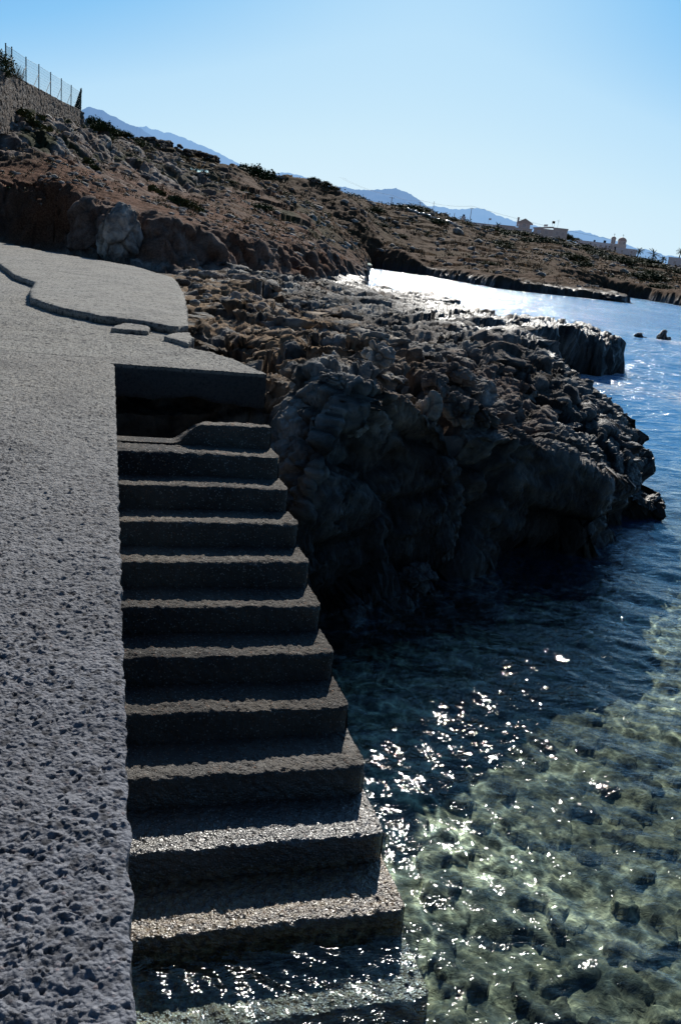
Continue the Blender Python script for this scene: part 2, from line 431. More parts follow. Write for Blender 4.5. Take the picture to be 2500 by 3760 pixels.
def coast_sd(x, y):
    d = seg_dist(x, y, COAST, True); return np.where(inside(x, y, COAST), d, -d)

FOOT = np.array([(-200, 80), (-30, 50), (-5, 45.5), (-1, 37.2), (2.6, 35.2), (6.0, 40), (10.6, 47.5), (14, 60), (19, 76), (23, 86), (31, 97), (60, 110), (400, 110), (1600, 300), (1600, 2500), (-3000, 2500), (-3000, 80)], float)
def foot_sd(x, y):
    d = seg_dist(x, y, FOOT, True); return np.where(inside(x, y, FOOT), d, -d)

def tanel(e): return math.tan(rad(e))
SHELF = [(-20,6,2.05),(-20,45,2.1),(-6,20,2.05),(-6,44,2.1),(0,9,1.4),(0,36,2.1),(4,10,1.6),(5,16,1.95),(6,24,2.1),(4,34,2.2),(9,12,1.75),(9,18,2.1),(9,28,2.1),(9,40,2.1),
 (14,9.2,2.38),(14,12,2.4),(14,18,2.15),(14,30,2.05),(13,47,1.8),(17,9.6,2.45),(17,12,2.5),(17,16,2.35),(17,30,1.9),(17,50,1.4),(17,70,.9),
 (21,10,2.15),(21,12,2.35),(21,16,2.25),(21,30,1.75),(21,45,1.4),(21,60,1.05),(25,10.8,1.85),(25,12.5,2.1),(25,16,2.3),(25,25,1.95),(25,45,1.5),(25,60,1.0),
 (29,11.8,1.55),(29,14,1.85),(29,17,2.15),(29,25,1.9),(29,38,1.75),(31.5,12.4,1.45),(31.5,14,1.55),(31.5,17,1.65),(32,35,1.65),(33.5,12.9,1.1),(33.5,15,1.3),(33.5,17,1.2),(33.5,38,1.5),
 (35.3,14,.75),(35.3,15.7,.8),(36.6,15,.35),(36.6,17,.4),(38,14.9,.3),(38,18,.4)]
HILL = [(-25,46,5.6),(-25,62,10.6),(-25,100,12),(-25,600,12),(-6.4,47,5.2),(-6.4,54,6.8),(-6.4,61,9.9),(-6.4,68,11),(-6.4,120,13),(-1.7,39,4.4),(-1.7,60,7.4),(-1.7,86,11.9),(-1.7,100,12.8),
 (.26,110,3.75+110*tanel(5.15)),(0,180,16),(3.9,37,3.9),(3.9,70,6.4),(3.7,130,3.75+130*tanel(4.86)),(3.9,220,16),(7.4,160,3.75+160*tanel(4.3)),(7.4,260,16),
 (8.5,42,3.5),(8.5,70,4.9),(8.5,110,7.4),(12.1,50,3.1),(12.1,110,6),(12.1,200,3.75+200*tanel(4.1)),(12,300,17),(13.9,60,2.7),(13.9,210,3.75+210*tanel(3.5)),(13.9,340,17),
 (16.5,120,1.2),(17.5,150,1.6),(17.5,215,5.6),(17.5,300,3.75+300*tanel(2.78)),(17.5,450,14),(20.6,188,1.4),(20.6,250,7),(20.6,350,3.75+350*tanel(2.55)),(20.6,520,14),
 (25,153,2.1),(25,200,5.2),(25,300,10.5),(25,430,3.75+430*tanel(1.8)),(25,600,10),(29.4,160,1.4),(29.4,230,6),(29.4,320,9.5),(29.4,430,3.75+430*tanel(1.4)),(29.4,600,9),
 (32.8,158,1.2),(32.8,210,1.8),(32.8,300,5.6),(32.8,450,3.75+450*tanel(.92)),(32.8,620,7),(36,192,2.1),(36,300,4.6),(36,470,3.75+470*tanel(.62)),(36,640,6),(50,200,2.3),(50,500,7),(70,300,5)]

def make_rbf(pts):
    A = np.array([(a/9., math.log(r)*2.0) for a, r, z in pts]); z = np.array([p[2] for p in pts])
    D = np.linalg.norm(A[:, None]-A[None], axis=2)
    n = len(A); P = np.c_[np.ones(n), A]
    K = np.zeros((n+3, n+3)); K[:n, :n] = D; K[:n, n:] = P; K[n:, :n] = P.T
    w = np.linalg.solve(K, np.r_[z, 0, 0, 0])
    def f(x, y):
        a = np.degrees(np.arctan2(x, y))/9.; l = np.log(np.hypot(x, y)+1e-6)*2.0
        out = w[n]+w[n+1]*a+w[n+2]*l
        for i in range(n): out = out+w[i]*np.sqrt((a-A[i, 0])**2+(l-A[i, 1])**2)
        return out
    return f
f_shelf = make_rbf(SHELF); f_hill = make_rbf(HILL)

def land(x, y):
    """smooth ground height plus masks; no small relief"""
    sd = coast_sd(x, y)
    wob = fbm(x, y, 0*x, 3.0, 3)*.5*np.clip(np.hypot(x, y)/20, .25, 3)
    fs = foot_sd(x, y)+wob*1.2
    S = f_shelf(x, y); Hh = f_hill(x, y)
    k = sst(0, 1.5, fs)
    z = S*(1-k)+Hh*k
    r = np.hypot(x, y)
    wid = np.clip(r/30, .55, 2.5)
    s2 = sd+fbm(x, y, 0*x, 1.6, 3)*.22*np.clip(r/15, .7, 4)
    prof = np.where(s2 < 0, s2*2.6, 3.2*np.power(np.clip(s2/wid, 0, 99), .62))
    z = np.minimum(z, prof)
    z = np.maximum(z, -2.4)
    return z, sd, fs, k

def relief(x, y, z, nx, ny, nz, amp_big, amp_sm, s_big, s_sm):
    """3-D rock relief evaluated on the surface, returned as a distance along the normal, plus crack mask"""
    wx = x+fbm(x, y, z, s_big*1.3, 2)*s_big*.25; wy = y+fbm(x+31, y, z, s_big*1.3, 2)*s_big*.25
    f1, e, rnd, pl = worley(wx, wy, z*1.5, s_big, .95, 1.5)
    d = amp_big*((rnd-.5)*1.15+pl*1.5+(1-f1)*.22-.12)
    cr = 1-sst(0, .16, e); d = d-amp_big*.42*cr
    f1b, e2, r2, pl2 = worley(wx*1.0+5, wy, z*1.6, s_sm, .95, 1.5)
    d = d+amp_sm*((r2-.5)*1.0+pl2*1.5+(1-f1b)*.25-.12)
    cr2 = 1-sst(0, .2, e2); d = d-amp_sm*.5*cr2
    return d, np.clip(cr*.8+cr2*.35, 0, 1)

def polar_surface(name, azs, R, zfun_done=None):
    pass

def surf_normals(X, Y, Z):
    P = np.stack([X, Y, Z], -1)
    a = np.gradient(P, axis=0); b = np.gradient(P, axis=1)
    n = np.cross(b, a); n /= np.linalg.norm(n, axis=-1, keepdims=True)+1e-12
    n = np.where(n[..., 2:3] < 0, -n, n)
    return n[..., 0], n[..., 1], n[..., 2]

# slab outlines (surveyed on their own levels)
TZ = 2.15; X0 = .094; YE = 10.255
SLZ = 2.285
slab_px = [(0,966),(56,1008),(130,1034),(112,1067),(116,1092),(168,1111),(231,1129),(281,1138),(358,1155),(449,1166),(533,1176),(596,1190),(645,1197),(691,1194),
           (687,1152),(680,1088),(652,1036),(635,1018),(491,976),(393,959),(281,941),(140,917),(0,889)]
SLAB = [on_z(u, v, SLZ) for u, v in slab_px]
SLAB = [(-7.0, 33.0)]+SLAB+[(-9.0, 48.0)]
TERR = [(-9,-4),(X0,-4),(X0,YE),(1.92,YE+.02),(1.86,10.6),(1.62,11.4),(1.40,11.9),(1.02,12.25),(1.15,12.75),(1.28,13.3),(1.25,14.6),(1.6,18),(1.9,24),(2.0,30),(-1.2,37),(-9,46)]

# ------------------------------------------------------------------ rocky headland (near, fine mesh)
def build_headland():
    azs = np.radians(np.concatenate([np.linspace(-1, 9, 110, endpoint=False), np.linspace(9, 39.5, 600), np.linspace(39.6, 46, 30)]))
    rc_t = np.array([(-1,9.3),(2,9.3),(9,8.6),(14,8.15),(16,8.4),(20.6,8.95),(24.3,9.5),(27.3,10.2),(31,11.2),(33.8,11.8),(35.1,13.0),(36.5,13.6),(38.2,14.3),(40,15),(46,17)])
    rc = np.interp(np.degrees(azs), rc_t[:, 0], rc_t[:, 1])
    w1 = np.linspace(-.9, 1.3, 230); w2 = 1.3+np.cumsum(np.linspace(.011, .035, 260)); 
    w = np.concatenate([w1, w2]); last = w[-1]
    R = rc[None, :]+w[:, None]
    tail = np.linspace(0, 1, 320)[1:, None]
    rend = np.interp(np.degrees(azs), [-1, 4, 8.5, 12.6, 14, 46], [40, 38.5, 44, 53, 84, 84])[None]
    R = np.concatenate([R, R[-1:]*(rend/R[-1:])**tail], 0)
    X = R*np.sin(azs)[None]; Y = R*np.cos(azs)[None]
    Z, sd, fs, k = land(X, Y)
    # shelf ledges: rocks step down in strata towards the sea
    r = R
    az = np.degrees(np.arctan2(X, Y))
    inner_ = sst(.5, 1.4, sd)
    q = fbm(X*.55, Y, 0*X, 2.2, 4)*.30+fbm(X, Y, 0*X+4, .7, 3)*.10
    step_ = .24
    t_ = (Z+q)/step_; led = (np.floor(t_)+sst(.72, 1.0, t_-np.floor(t_)))*step_-q*.35
    Z = np.where(k < .5, Z+(led-Z)*inner_*.9, Z)
    conc = inside(X, Y, np.array([(-9,-4),(X0,-4),(X0,10.2),(2.0,10.2),(2.05,10.8),(1.5,12.2),(1.5,15),(2.2,24),(2.4,37),(-9,46)]))
    dc = seg_dist(X, Y, np.array([(X0,10.2),(2.0,10.2),(2.05,10.8),(1.5,12.2),(1.5,15),(2.2,24),(2.4,37)]), False)
    # the recess behind the steps
    wj = fbm(X, Y, 0*X, .7, 3)*.12
    lim = .1+.15*sst(8.6, 10.3, Y)+3.6*np.clip(np.maximum(X-1.74+wj, (Y-10.34)+wj*.5), 0, 1)
    Z = np.where((Y < 11.2) & (X < 3.2), np.minimum(Z, lim), Z)
    near_c = np.where(conc, 0, sst(0, .7, dc))
    Z = np.where((Y > 10.2) & ~conc, np.minimum(Z, 2.02+dc*.5+.1*wj), Z)
    Z = Z-2.5*sst(.3, 1.6, fs)
    x1, y1, z1 = surf_normals(X, Y, Z)
    steep = 1-sst(.35, .8, z1)
    edge = sst(0, .9, sd)
    aB = (.12+.20*steep+.08*sst(.2, .6, fbm(X, Y, 0*X+3, 3, 2)))*np.clip(r/14, .85, 1.5)*(1-.35*edge*(1-steep)); aS = (.06+.04*steep)*np.clip(r/14, .8, 1.7); aB = aB*(1-.5*sst(24, 32, R)); aS = aS*(1-.45*sst(24, 32, R))
    calm = sst(-.25, .3, fbm(X, Y, 0*X+8, 2.4, 3))
    aS = aS*(.35+.9*calm); aB = aB*(1.25-.5*calm)
    d, cr = relief(X, Y, Z, x1, y1, z1, aB, aS*.8, 1.5, .32)
    d3, cr3 = relief(X+40, Y, Z*.8, x1, y1, z1, .22, .03, 2.1, .13)
    d = d+d3+fbm(X, Y, Z, .3, 4, .55)*.025+ridged(X, Y, Z*2.0, .55, 4, .55)*.05-.02
    d = d*(.3+.7*near_c)
    X2 = X+x1*d; Y2 = Y+y1*d; Z2 = Z+z1*d
    Z2 = np.where(conc, np.minimum(Z2, np.where(Y < 10.4, Z2, 2.0)), Z2)
    X2 = np.where((Y2 < 8.7) & (X2 < 1.78), 1.78-.1, X2) if False else X2
    V = np.stack([X2, Y2, Z2], -1).reshape(-1, 3)
    me = mesh_from('rocky_headland', V, grid_faces(*X.shape), [M_rock])
    n = fbm(X, Y, 0*X, 2.0, 4)
    wet_shade_band = 1-sst(.55, 2.0, Z2+n*.45)  # wet near the waterline, carried higher to paint the shaded face darker
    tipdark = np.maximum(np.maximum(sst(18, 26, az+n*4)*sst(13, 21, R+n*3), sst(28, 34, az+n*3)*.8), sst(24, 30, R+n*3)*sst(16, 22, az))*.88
    dist_c = seg_dist(X, Y, np.array([(-5,45),(2.5,33),(2.4,26),(1.6,16),(1.4,13)]), False)
    soil = (1-sst(1.0, 4.5, dist_c+n*1.5))*sst(-.05, .25, fbm(X, Y, 0*X, .6, 3)+.25)
    attr(me, 'wet', np.clip(np.maximum(wet_shade_band, tipdark), 0, 1)); attr(me, 'soil', soil*.9)
    attr(me, 'red', np.maximum(k*.6, .55*sst(.1, .4, fbm(X, Y, Z*.6+5, 2.2, 3))*sst(20, 26, az)*(R < 22))); attr(me, 'veg', 0*X); attr(me, 'crack', np.maximum(cr, cr3*.3))
    struct(link('rocky_headland', me), 'jagged grey brown rock headland dropping into the sea beside the concrete steps', 'headland')
build_headland()

# ------------------------------------------------------------------ hillside and far shore
def build_hillside():
    azs = np.radians(np.concatenate([np.linspace(-16, -7.2, 60, endpoint=False), np.linspace(-7.2, 38.5, 820), np.linspace(38.7, 60, 60)]))
    R1 = np.concatenate([np.geomspace(29, 130, 560, endpoint=False), np.geomspace(130, 470, 420, endpoint=False), np.geomspace(470, 800, 40)])
    R = np.repeat(R1[:, None], len(azs), 1); A = azs[None]
    X = R*np.sin(A); Y = R*np.cos(A)
    Z, sd, fs, k = land(X, Y)
    inner = np.degrees(np.arctan2(X, Y))
    # lower the part that the finer headland mesh already covers
    cover = (1-sst(78, 84, R))*(1-sst(-1.2, -.2, fs))
    x1, y1, z1 = surf_normals(X, Y, Z)
    n0 = fbm(X, Y, 0*X, 14, 4)
    az = np.degrees(A)+0*X
    # how rocky: outcrop band under the wall, cliff above the terrace
    elv = np.degrees(np.arctan2(Z-CAMH, R))
    cliff = np.exp(-((fs-1.0)/1.6)**2)*(R < 90)
    band = sst(3.1, 4.2, elv+n0*.6+.25*np.clip(az, 0, 9))*(1-sst(5.4, 6.6, elv-.9*(1-sst(-2.5, 0, az))))*(1-sst(5, 9, az))
    rough = np.clip(.05+cliff*.22+band*.36, 0, 1.2)
    sc_ = np.clip(R/50, .7, 4)
    d, cr = relief(X, Y, Z, x1, y1, z1, 1.15*rough*np.clip(R/60, .8, 1.6), .42*rough, 2.6, .9)
    d2, cr2 = relief(X+90, Y, Z, x1, y1, z1, .40*np.clip(R/60, .5, 2.2)*(.2+.6*rough), .11*sc_*(.4+rough), 9.0, 3.4)
    d = d+cliff*(ridged(X, Y, Z*.35, 1.6, 4)*.16+fbm(X, Y, Z*.5, 3.0, 3)*.4)+d2+fbm(X, Y, Z, 18, 4)*.5*np.clip(R/150, .2, 1.6)+fbm(X, Y, Z, 1.2, 3)*.12
    att = sst(-.5, 3, sd)
    d = d*(.35+.65*att)
    X2 = X+x1*d; Y2 = Y+y1*d; Z2 = Z+z1*d
    # terraces on the far slopes: low dry ledges
    stm = sst(-.15, .2, fbm(X, Y, 0*X+6, 25, 3))
    st = np.round((Z2+n0*.8)/1.6)*1.6-n0*.8
    Z2 = np.where((R > 95) & (sd > 6), Z2*(1-.42*stm)+st*.42*stm, Z2)
    # settle the crest on the surveyed skyline
    ta = [-8, -3.0, -1.6, .26, 3.7, 7.4, 8.6, 9.9, 12.1, 13.9, 17.6, 19.5, 21.7, 23.8, 25, 26.7, 28.8, 29.7, 30.7, 32.1, 33.4, 36, 60]
    te = [5.8, 5.75, 5.35, 4.95, 4.66, 4.1, 3.95, 3.85, 3.98, 3.42, 2.84, 2.78, 2.66, 2.15, 2.03, 1.97, 1.98, 1.85, 1.68, 1.62, 1.34, 1.14, .9]
    cur = np.degrees(np.arctan2(Z2-CAMH, R)); cur = np.where(R > 50, cur, -9).max(0)
    delta = np.interp(np.degrees(azs), ta, te)-cur
    kk = np.ones(31)/31; delta = np.convolve(np.pad(delta, 15, 'edge'), kk, 'valid')
    rs = np.interp(np.degrees(azs), [-8, 0, 8, 13, 18, 25, 60], [60, 75, 110, 150, 230, 330, 360])
    Z2 = Z2+np.radians(delta)[None]*R*sst(.45, .95, R/rs[None])
    terrm = inside(X, Y, np.array(TERR+[(-9, 48)])) 
    Z2 = np.where((fs < -.1) & (X < 3.2), np.minimum(Z2, 1.95), Z2)
    Z2 = Z2-cover*1.6
    V = np.stack([X2, Y2, Z2], -1).reshape(-1, 3)
    me = mesh_from('hillside', V, grid_faces(*X.shape), [M_rock])
    n = fbm(X, Y, 0*X, 6, 4); n2 = fbm(X+7, Y, 0*X, 2.0, 3)
    wet = 1-sst(.6, 2.1, Z2+n2*.5)
    wet = np.where(R > 60, wet, wet*.4)
    red = sst(-.4, .5, fs)*(1-band*.65)*(1-cliff*.15)*(1-sst(90, 150, R)*.3)
    red = np.clip(red*(1.0+.4*n), 0, 1)
    veg = sst(.05, .35, fbm(X*1.0, Y*.45, 0*X, 16, 4)+.0-.15*(R < 70))*sst(60, 110, R)
    veg = np.maximum(veg, sst(.25, .5, fbm(X, Y, 0*X, 3, 3))*band*.9)
    veg = np.maximum(veg, sst(200, 320, R)*sst(-.3, .05, n)*.85)
    veg = np.maximum(veg, sst(70, 100, R)*sst(.12, .3, fbm(X, Y*.6, 0*X+2, 5, 4))*.7)
    attr(me, 'wet', wet); attr(me, 'soil', np.maximum(sst(.15, .4, fbm(X, Y*.5, 0*X+9, 22, 3))*sst(90, 130, R)*.3, np.exp(-((sd-8-n*3)/5)**2)*sst(110, 135, R)*.55)); attr(me, 'red', red)
    attr(me, 'veg', np.clip(veg, 0, 1)*sst(2, 6, sd)); attr(me, 'crack', cr*np.clip(rough, 0, 1)*.8)
    hv = np.clip(veg+.0, 0, 1)
    attr(me, 'dry', sst(80, 150, R)*.85)
    struct(link('hillside', me), 'dry reddish brown hillside with rock outcrops sloping down to a small bay', 'hillside')
    return azs, R1, X2, Y2, Z2
HAZ, HR, HX, HY, HZ = build_hillside()
def gz(x, y):
    """ground height of the finished hillside"""
    i = min(len(HR)-1, int(np.searchsorted(HR, math.hypot(x, y)))); j = min(len(HAZ)-1, int(np.searchsorted(HAZ, math.atan2(x, y))))
    a, b, c, d = max(0, i-6), i+6, max(0, j-6), j+6
    q = (HX[a:b, c:d]-x)**2+(HY[a:b, c:d]-y)**2; k = np.unravel_index(q.argmin(), q.shape)
    return float(HZ[a:b, c:d][k])
def crest(u, v, r0, r1):
    """highest-looking ground point on the bearing of (u, v) between two ranges"""
    d = ray(u, v); a = math.atan2(d[0], d[1]); best = None
    for r in np.geomspace(r0, r1, 80):
        x, y = r*math.sin(a), r*math.cos(a); z = gz(x, y); e = (z-CAMH)/r
        if best is None or e > best[0]: best = (e, x, y, z)
    return best[1:]

# ------------------------------------------------------------------ seabed and sea
def build_seabed():
    azs = np.radians(np.linspace(-12, 75, 900)); R1 = np.geomspace(1.6, 260, 760)
    R = np.repeat(R1[:, None], 900, 1); X = R*np.sin(azs)[None]; Y = R*np.cos(azs)[None]
    base = -.50-.02*np.clip(X-2, 0, 20)-.012*np.clip(R-4, 0, 8)-.04*np.clip(R-14, 0, 60)
    f1, e, rnd, pl = worley(X+fbm(X, Y, 0*X, .4, 2)*.1, Y+fbm(X+5, Y, 0*X, .4, 2)*.1, 0*X, .19, .95, .6, d2=True)
    g1, e2, rn2, pl2 = worley(X+3, Y, 0*X, .075, .95, .4, d2=True)
    sel = sst(.35, .75, rnd)
    d = sel*.065*np.sqrt(np.clip(1-f1*f1*1.6, 0, 1))+.022*np.sqrt(np.clip(1-g1*g1*1.5, 0, 1))+fbm(X, Y, 0*X, 1.5, 3)*.06
    d = d*(1-sst(30, 60, R))
    me = mesh_from('seabed', np.stack([X, Y, base+d], -1).reshape(-1, 3), grid_faces(*X.shape), [M_bed])
    attr(me, 'gap_shade_dark_cobble', np.clip(sst(.3, .0, e)*.0+(1-sst(.0, .14, e))*.5*sel+(1-sst(0, .15, e2))*.2+.5*(sst(.82, .9, rnd)+.7*(rn2 > .85)), 0, 1))  # shade painted into gaps between cobbles, plus cobbles that are dark themselves
    struct(link('seabed', me), 'stony seabed with pale and dark cobbles seen through clear water', 'seabed')
build_seabed()

def build_sea():
    azs = np.radians(np.linspace(-14, 80, 1150)); R1 = np.concatenate([np.geomspace(1.3, 60, 1050, endpoint=False), np.geomspace(60, 2500, 160)])
    R = np.repeat(R1[:, None], len(azs), 1); X = R*np.sin(azs)[None]; Y = R*np.cos(azs)[None]
    Z = np.zeros_like(X)
    open_ = sst(6, 30, R)             # the swell grows away from the steps
    cell = R*.0037*1.2+.002
    for lam, amp, n in ((.16, .0022, 9), (.3, .0042, 10), (.6, .0085, 10), (1.2, .013, 8), (2.6, .02, 6), (6, .05, 6)):
        for k in range(n):
            L = lam*rng.uniform(.75, 1.4); a = rad(rng.normal(38, 30 if lam < 1 else 20)); ph = rng.uniform(0, 6.28)
            kx, ky = math.sin(a)*6.283/L, math.cos(a)*6.283/L
            w = sst(1.0, 3.0, L/(cell*2.5))
            am = amp*rng.uniform(.6, 1.2)/math.sqrt(n)*1.6
            if lam > 2: am = am*(.25+.75*open_)
            th = X*kx+Y*ky+ph
            Z += w*am*(np.sin(th)+.22*np.cos(2*th))
    sd = coast_sd(X, Y)
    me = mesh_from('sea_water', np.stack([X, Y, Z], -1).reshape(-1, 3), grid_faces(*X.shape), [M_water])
    attr(me, 'far', sst(9, 32, R)); attr(me, 'deep', sst(8, 22, R)*.55+.45*sst(14, 26, R))
    foam = (1-sst(0, 1.1, -sd))*sst(14, 26, R)*(X > 9)
    for fx, fy, fr in ((17, 27.5, 3.2), (39, 52, 3.5), (80, 134, 3), (12.5, 20.5, 1.6), (20.5, 25.0, 3.0)):
        foam = np.maximum(foam, .9*(1-sst(.3, 1.0, np.hypot(X-fx, (Y-fy))/fr)))
    attr(me, 'foam', foam)
    struct(link('sea_water', me), 'clear blue green sea with small ripples and sun glitter', 'sea')
build_sea()

# ------------------------------------------------------------------ concrete terrace
def tri_fill(poly):
    from mathutils.geometry import tessellate_polygon
    from mathutils import Vector
    return tessellate_polygon([[Vector((x, y, 0)) for x, y in poly]])

def pits(X, Y, s=1.0):
    """rough worn surface: aggregate bumps and pits; height in metres and pit mask"""
    wx_ = X+fbm(X, Y, 0*X, .06, 2)*.02; wy_ = Y+fbm(X+3, Y, 0*X, .06, 2)*.02
    g1, e1, r1, p1 = worley(wx_, wy_, 0*X, .015*s, .95, .5, d2=True)
    g2, e2, r2, p2 = worley(wx_+9, wy_, 0*X, .027*s, .95, .5, d2=True)
    patch = sst(-.35, .3, fbm(X, Y, 0*X, .45, 3))
    h = .0036*(r1-.4)*sst(0, .22, e1)+.009*p1*sst(0, .15, e1)
    stone = (r2 > .58)
    h = h+stone*(.35+.65*patch)*(.0070*np.sqrt(np.clip(1-(g2/.52)**2, 0, 1))+.010*p2*(g2 < .5))
    ho1 = (r1 < .10)*(1-sst(.2, .55, g1))
    h = h-.007*ho1
    h = h+fbm(X, Y, 0*X, .05, 4, .6)*.006+fbm(X, Y, 0*X, .22, 3)*.005+fbm(X, Y, 0*X, .9, 3)*.008
    return h*.95, np.clip(ho1*.7+.35*(1-sst(0, .14, e1))*(r1 > .4), 0, 1)

def build_terrace():
    # near strip, fine: x from the left of the view to the stair edge
    parts = []
    ys = np.geomspace(1.15, YE, 1250)
    nx = 330
    L = -(.36*ys+.35)*1.0
    t = np.linspace(0, 1, nx)
    X = X0+(L-X0)[:, None]*(1-t)[None]; Y = np.repeat(ys[:, None], nx, 1)
    h, pm = pits(X, Y)
    joint = np.exp(-((Y-(10.15+.03*np.sin(X*7)+.02*X))/.02)**2)*.0
    edge_r = (X0-X)
    h = h-.02*np.exp(-edge_r/.02)*(.6+.4*perlin(X*0, Y*9, 0*X))
    X = X+np.exp(-edge_r/.03)*fbm(0*X, Y, 0*X, .12, 4)*.012
    Z = TZ+h
    # wall skirt going down
    Xw = np.stack([X[:, -1]-.003]+[X0+fbm(0*ys, ys, 0*ys+zz, .3, 3)*.01 for zz in np.linspace(2.05, -1.8, 40)], 1)
    Yw = np.repeat(ys[:, None], Xw.shape[1], 1); Zw = np.stack([Z[:, -1]-.02]+[0*ys+zz for zz in np.linspace(2.05, -1.8, 40)], 1)
    parts.append((np.stack([np.concatenate([X, Xw], 1), np.concatenate([Y, Yw], 1), np.concatenate([Z, Zw], 1)], -1), np.concatenate([pm, 0*Xw], 1)))
    # beyond the recess: from the slab face back to the second slab
    ys = np.concatenate([np.linspace(YE, 17.5, 520, endpoint=False), np.linspace(17.5, 46, 120)]); nx = 330
    tx = np.array([p[0] for p in TERR[3:15]]); ty = np.array([p[1] for p in TERR[3:15]]); 
    rx = np.interp(ys, ty[:11], tx[:11], right=-.5)+fbm(0*ys, ys, 0*ys, .4, 4)*.05*sst(YE, YE+.2, ys)
    Lx = -(.14*ys+.9)
    X = Lx[:, None]+(rx-Lx)[:, None]*(1-(1-t)**1.3)[None]; Y = np.repeat(ys[:, None], nx, 1)
    h, pm = pits(X, Y, 1.3)
    h = h*.8
    h = h-.014*np.exp(-((Y-10.62-.02*np.sin(X*5)-.012*X)/.016)**2)*(X < .05)
    Z = TZ+h
    sk = np.linspace(.0, .46, 16)[1:]
    Xw = X[:, -1:]+fbm(0*sk[None]+0*ys[:, None], ys[:, None]+0*sk[None], sk[None]+0*ys[:, None], .15, 3)*.02; Yw = np.repeat(ys[:, None], len(sk), 1); Zw = Z[:, -1:]-sk[None]
    parts.append((np.stack([np.concatenate([X, Xw], 1), np.concatenate([Y, Yw], 1), np.concatenate([Z, Zw], 1)], -1), np.concatenate([pm, 0*Xw], 1)))
    # slab face over the recess, and its underside
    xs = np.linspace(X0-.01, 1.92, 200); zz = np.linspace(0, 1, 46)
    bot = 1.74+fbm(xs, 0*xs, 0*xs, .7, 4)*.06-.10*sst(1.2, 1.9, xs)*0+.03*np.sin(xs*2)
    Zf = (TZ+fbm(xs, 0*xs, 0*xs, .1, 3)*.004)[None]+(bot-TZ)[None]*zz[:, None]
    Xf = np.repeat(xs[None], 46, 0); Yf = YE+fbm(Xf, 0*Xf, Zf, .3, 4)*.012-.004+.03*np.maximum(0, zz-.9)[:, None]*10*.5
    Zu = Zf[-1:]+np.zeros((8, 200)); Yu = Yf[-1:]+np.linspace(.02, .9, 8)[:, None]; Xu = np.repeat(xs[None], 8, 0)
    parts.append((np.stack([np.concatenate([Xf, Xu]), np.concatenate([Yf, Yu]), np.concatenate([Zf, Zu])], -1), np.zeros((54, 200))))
    # plain surroundings out of view to the left and behind
    xs = np.linspace(-9, 0, 60)[:, None]; ys = np.linspace(-4, 46, 120)
    Lall = np.where(ys < YE, -(.36*np.clip(ys, 1.15, 99)+.35), -(.14*ys+.9)); Lall = np.where(ys < 1.15, X0, Lall)
    X = np.clip(-9+(Lall+9)[:, None]*np.linspace(0, 1, 50)[None], -9, 9); Y = np.repeat(ys[:, None], 50, 1)
    parts.append((np.stack([X, Y, TZ-.004+fbm(X, Y, 0*X, .9, 2)*.006], -1), np.zeros(X.shape)))
    V, Fs, P, o = [], [], [], 0
    for A, pm in parts:
        V.append(A.reshape(-1, 3)); Fs.append(grid_faces(*A.shape[:2])+o); P.append(pm.ravel()); o += len(V[-1])
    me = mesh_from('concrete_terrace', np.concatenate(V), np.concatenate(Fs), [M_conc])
    attr(me, 'pit', np.concatenate(P))
    struct(link('concrete_terrace', me), 'worn pebbly concrete quay along the left of the steps', 'quay')
build_terrace()

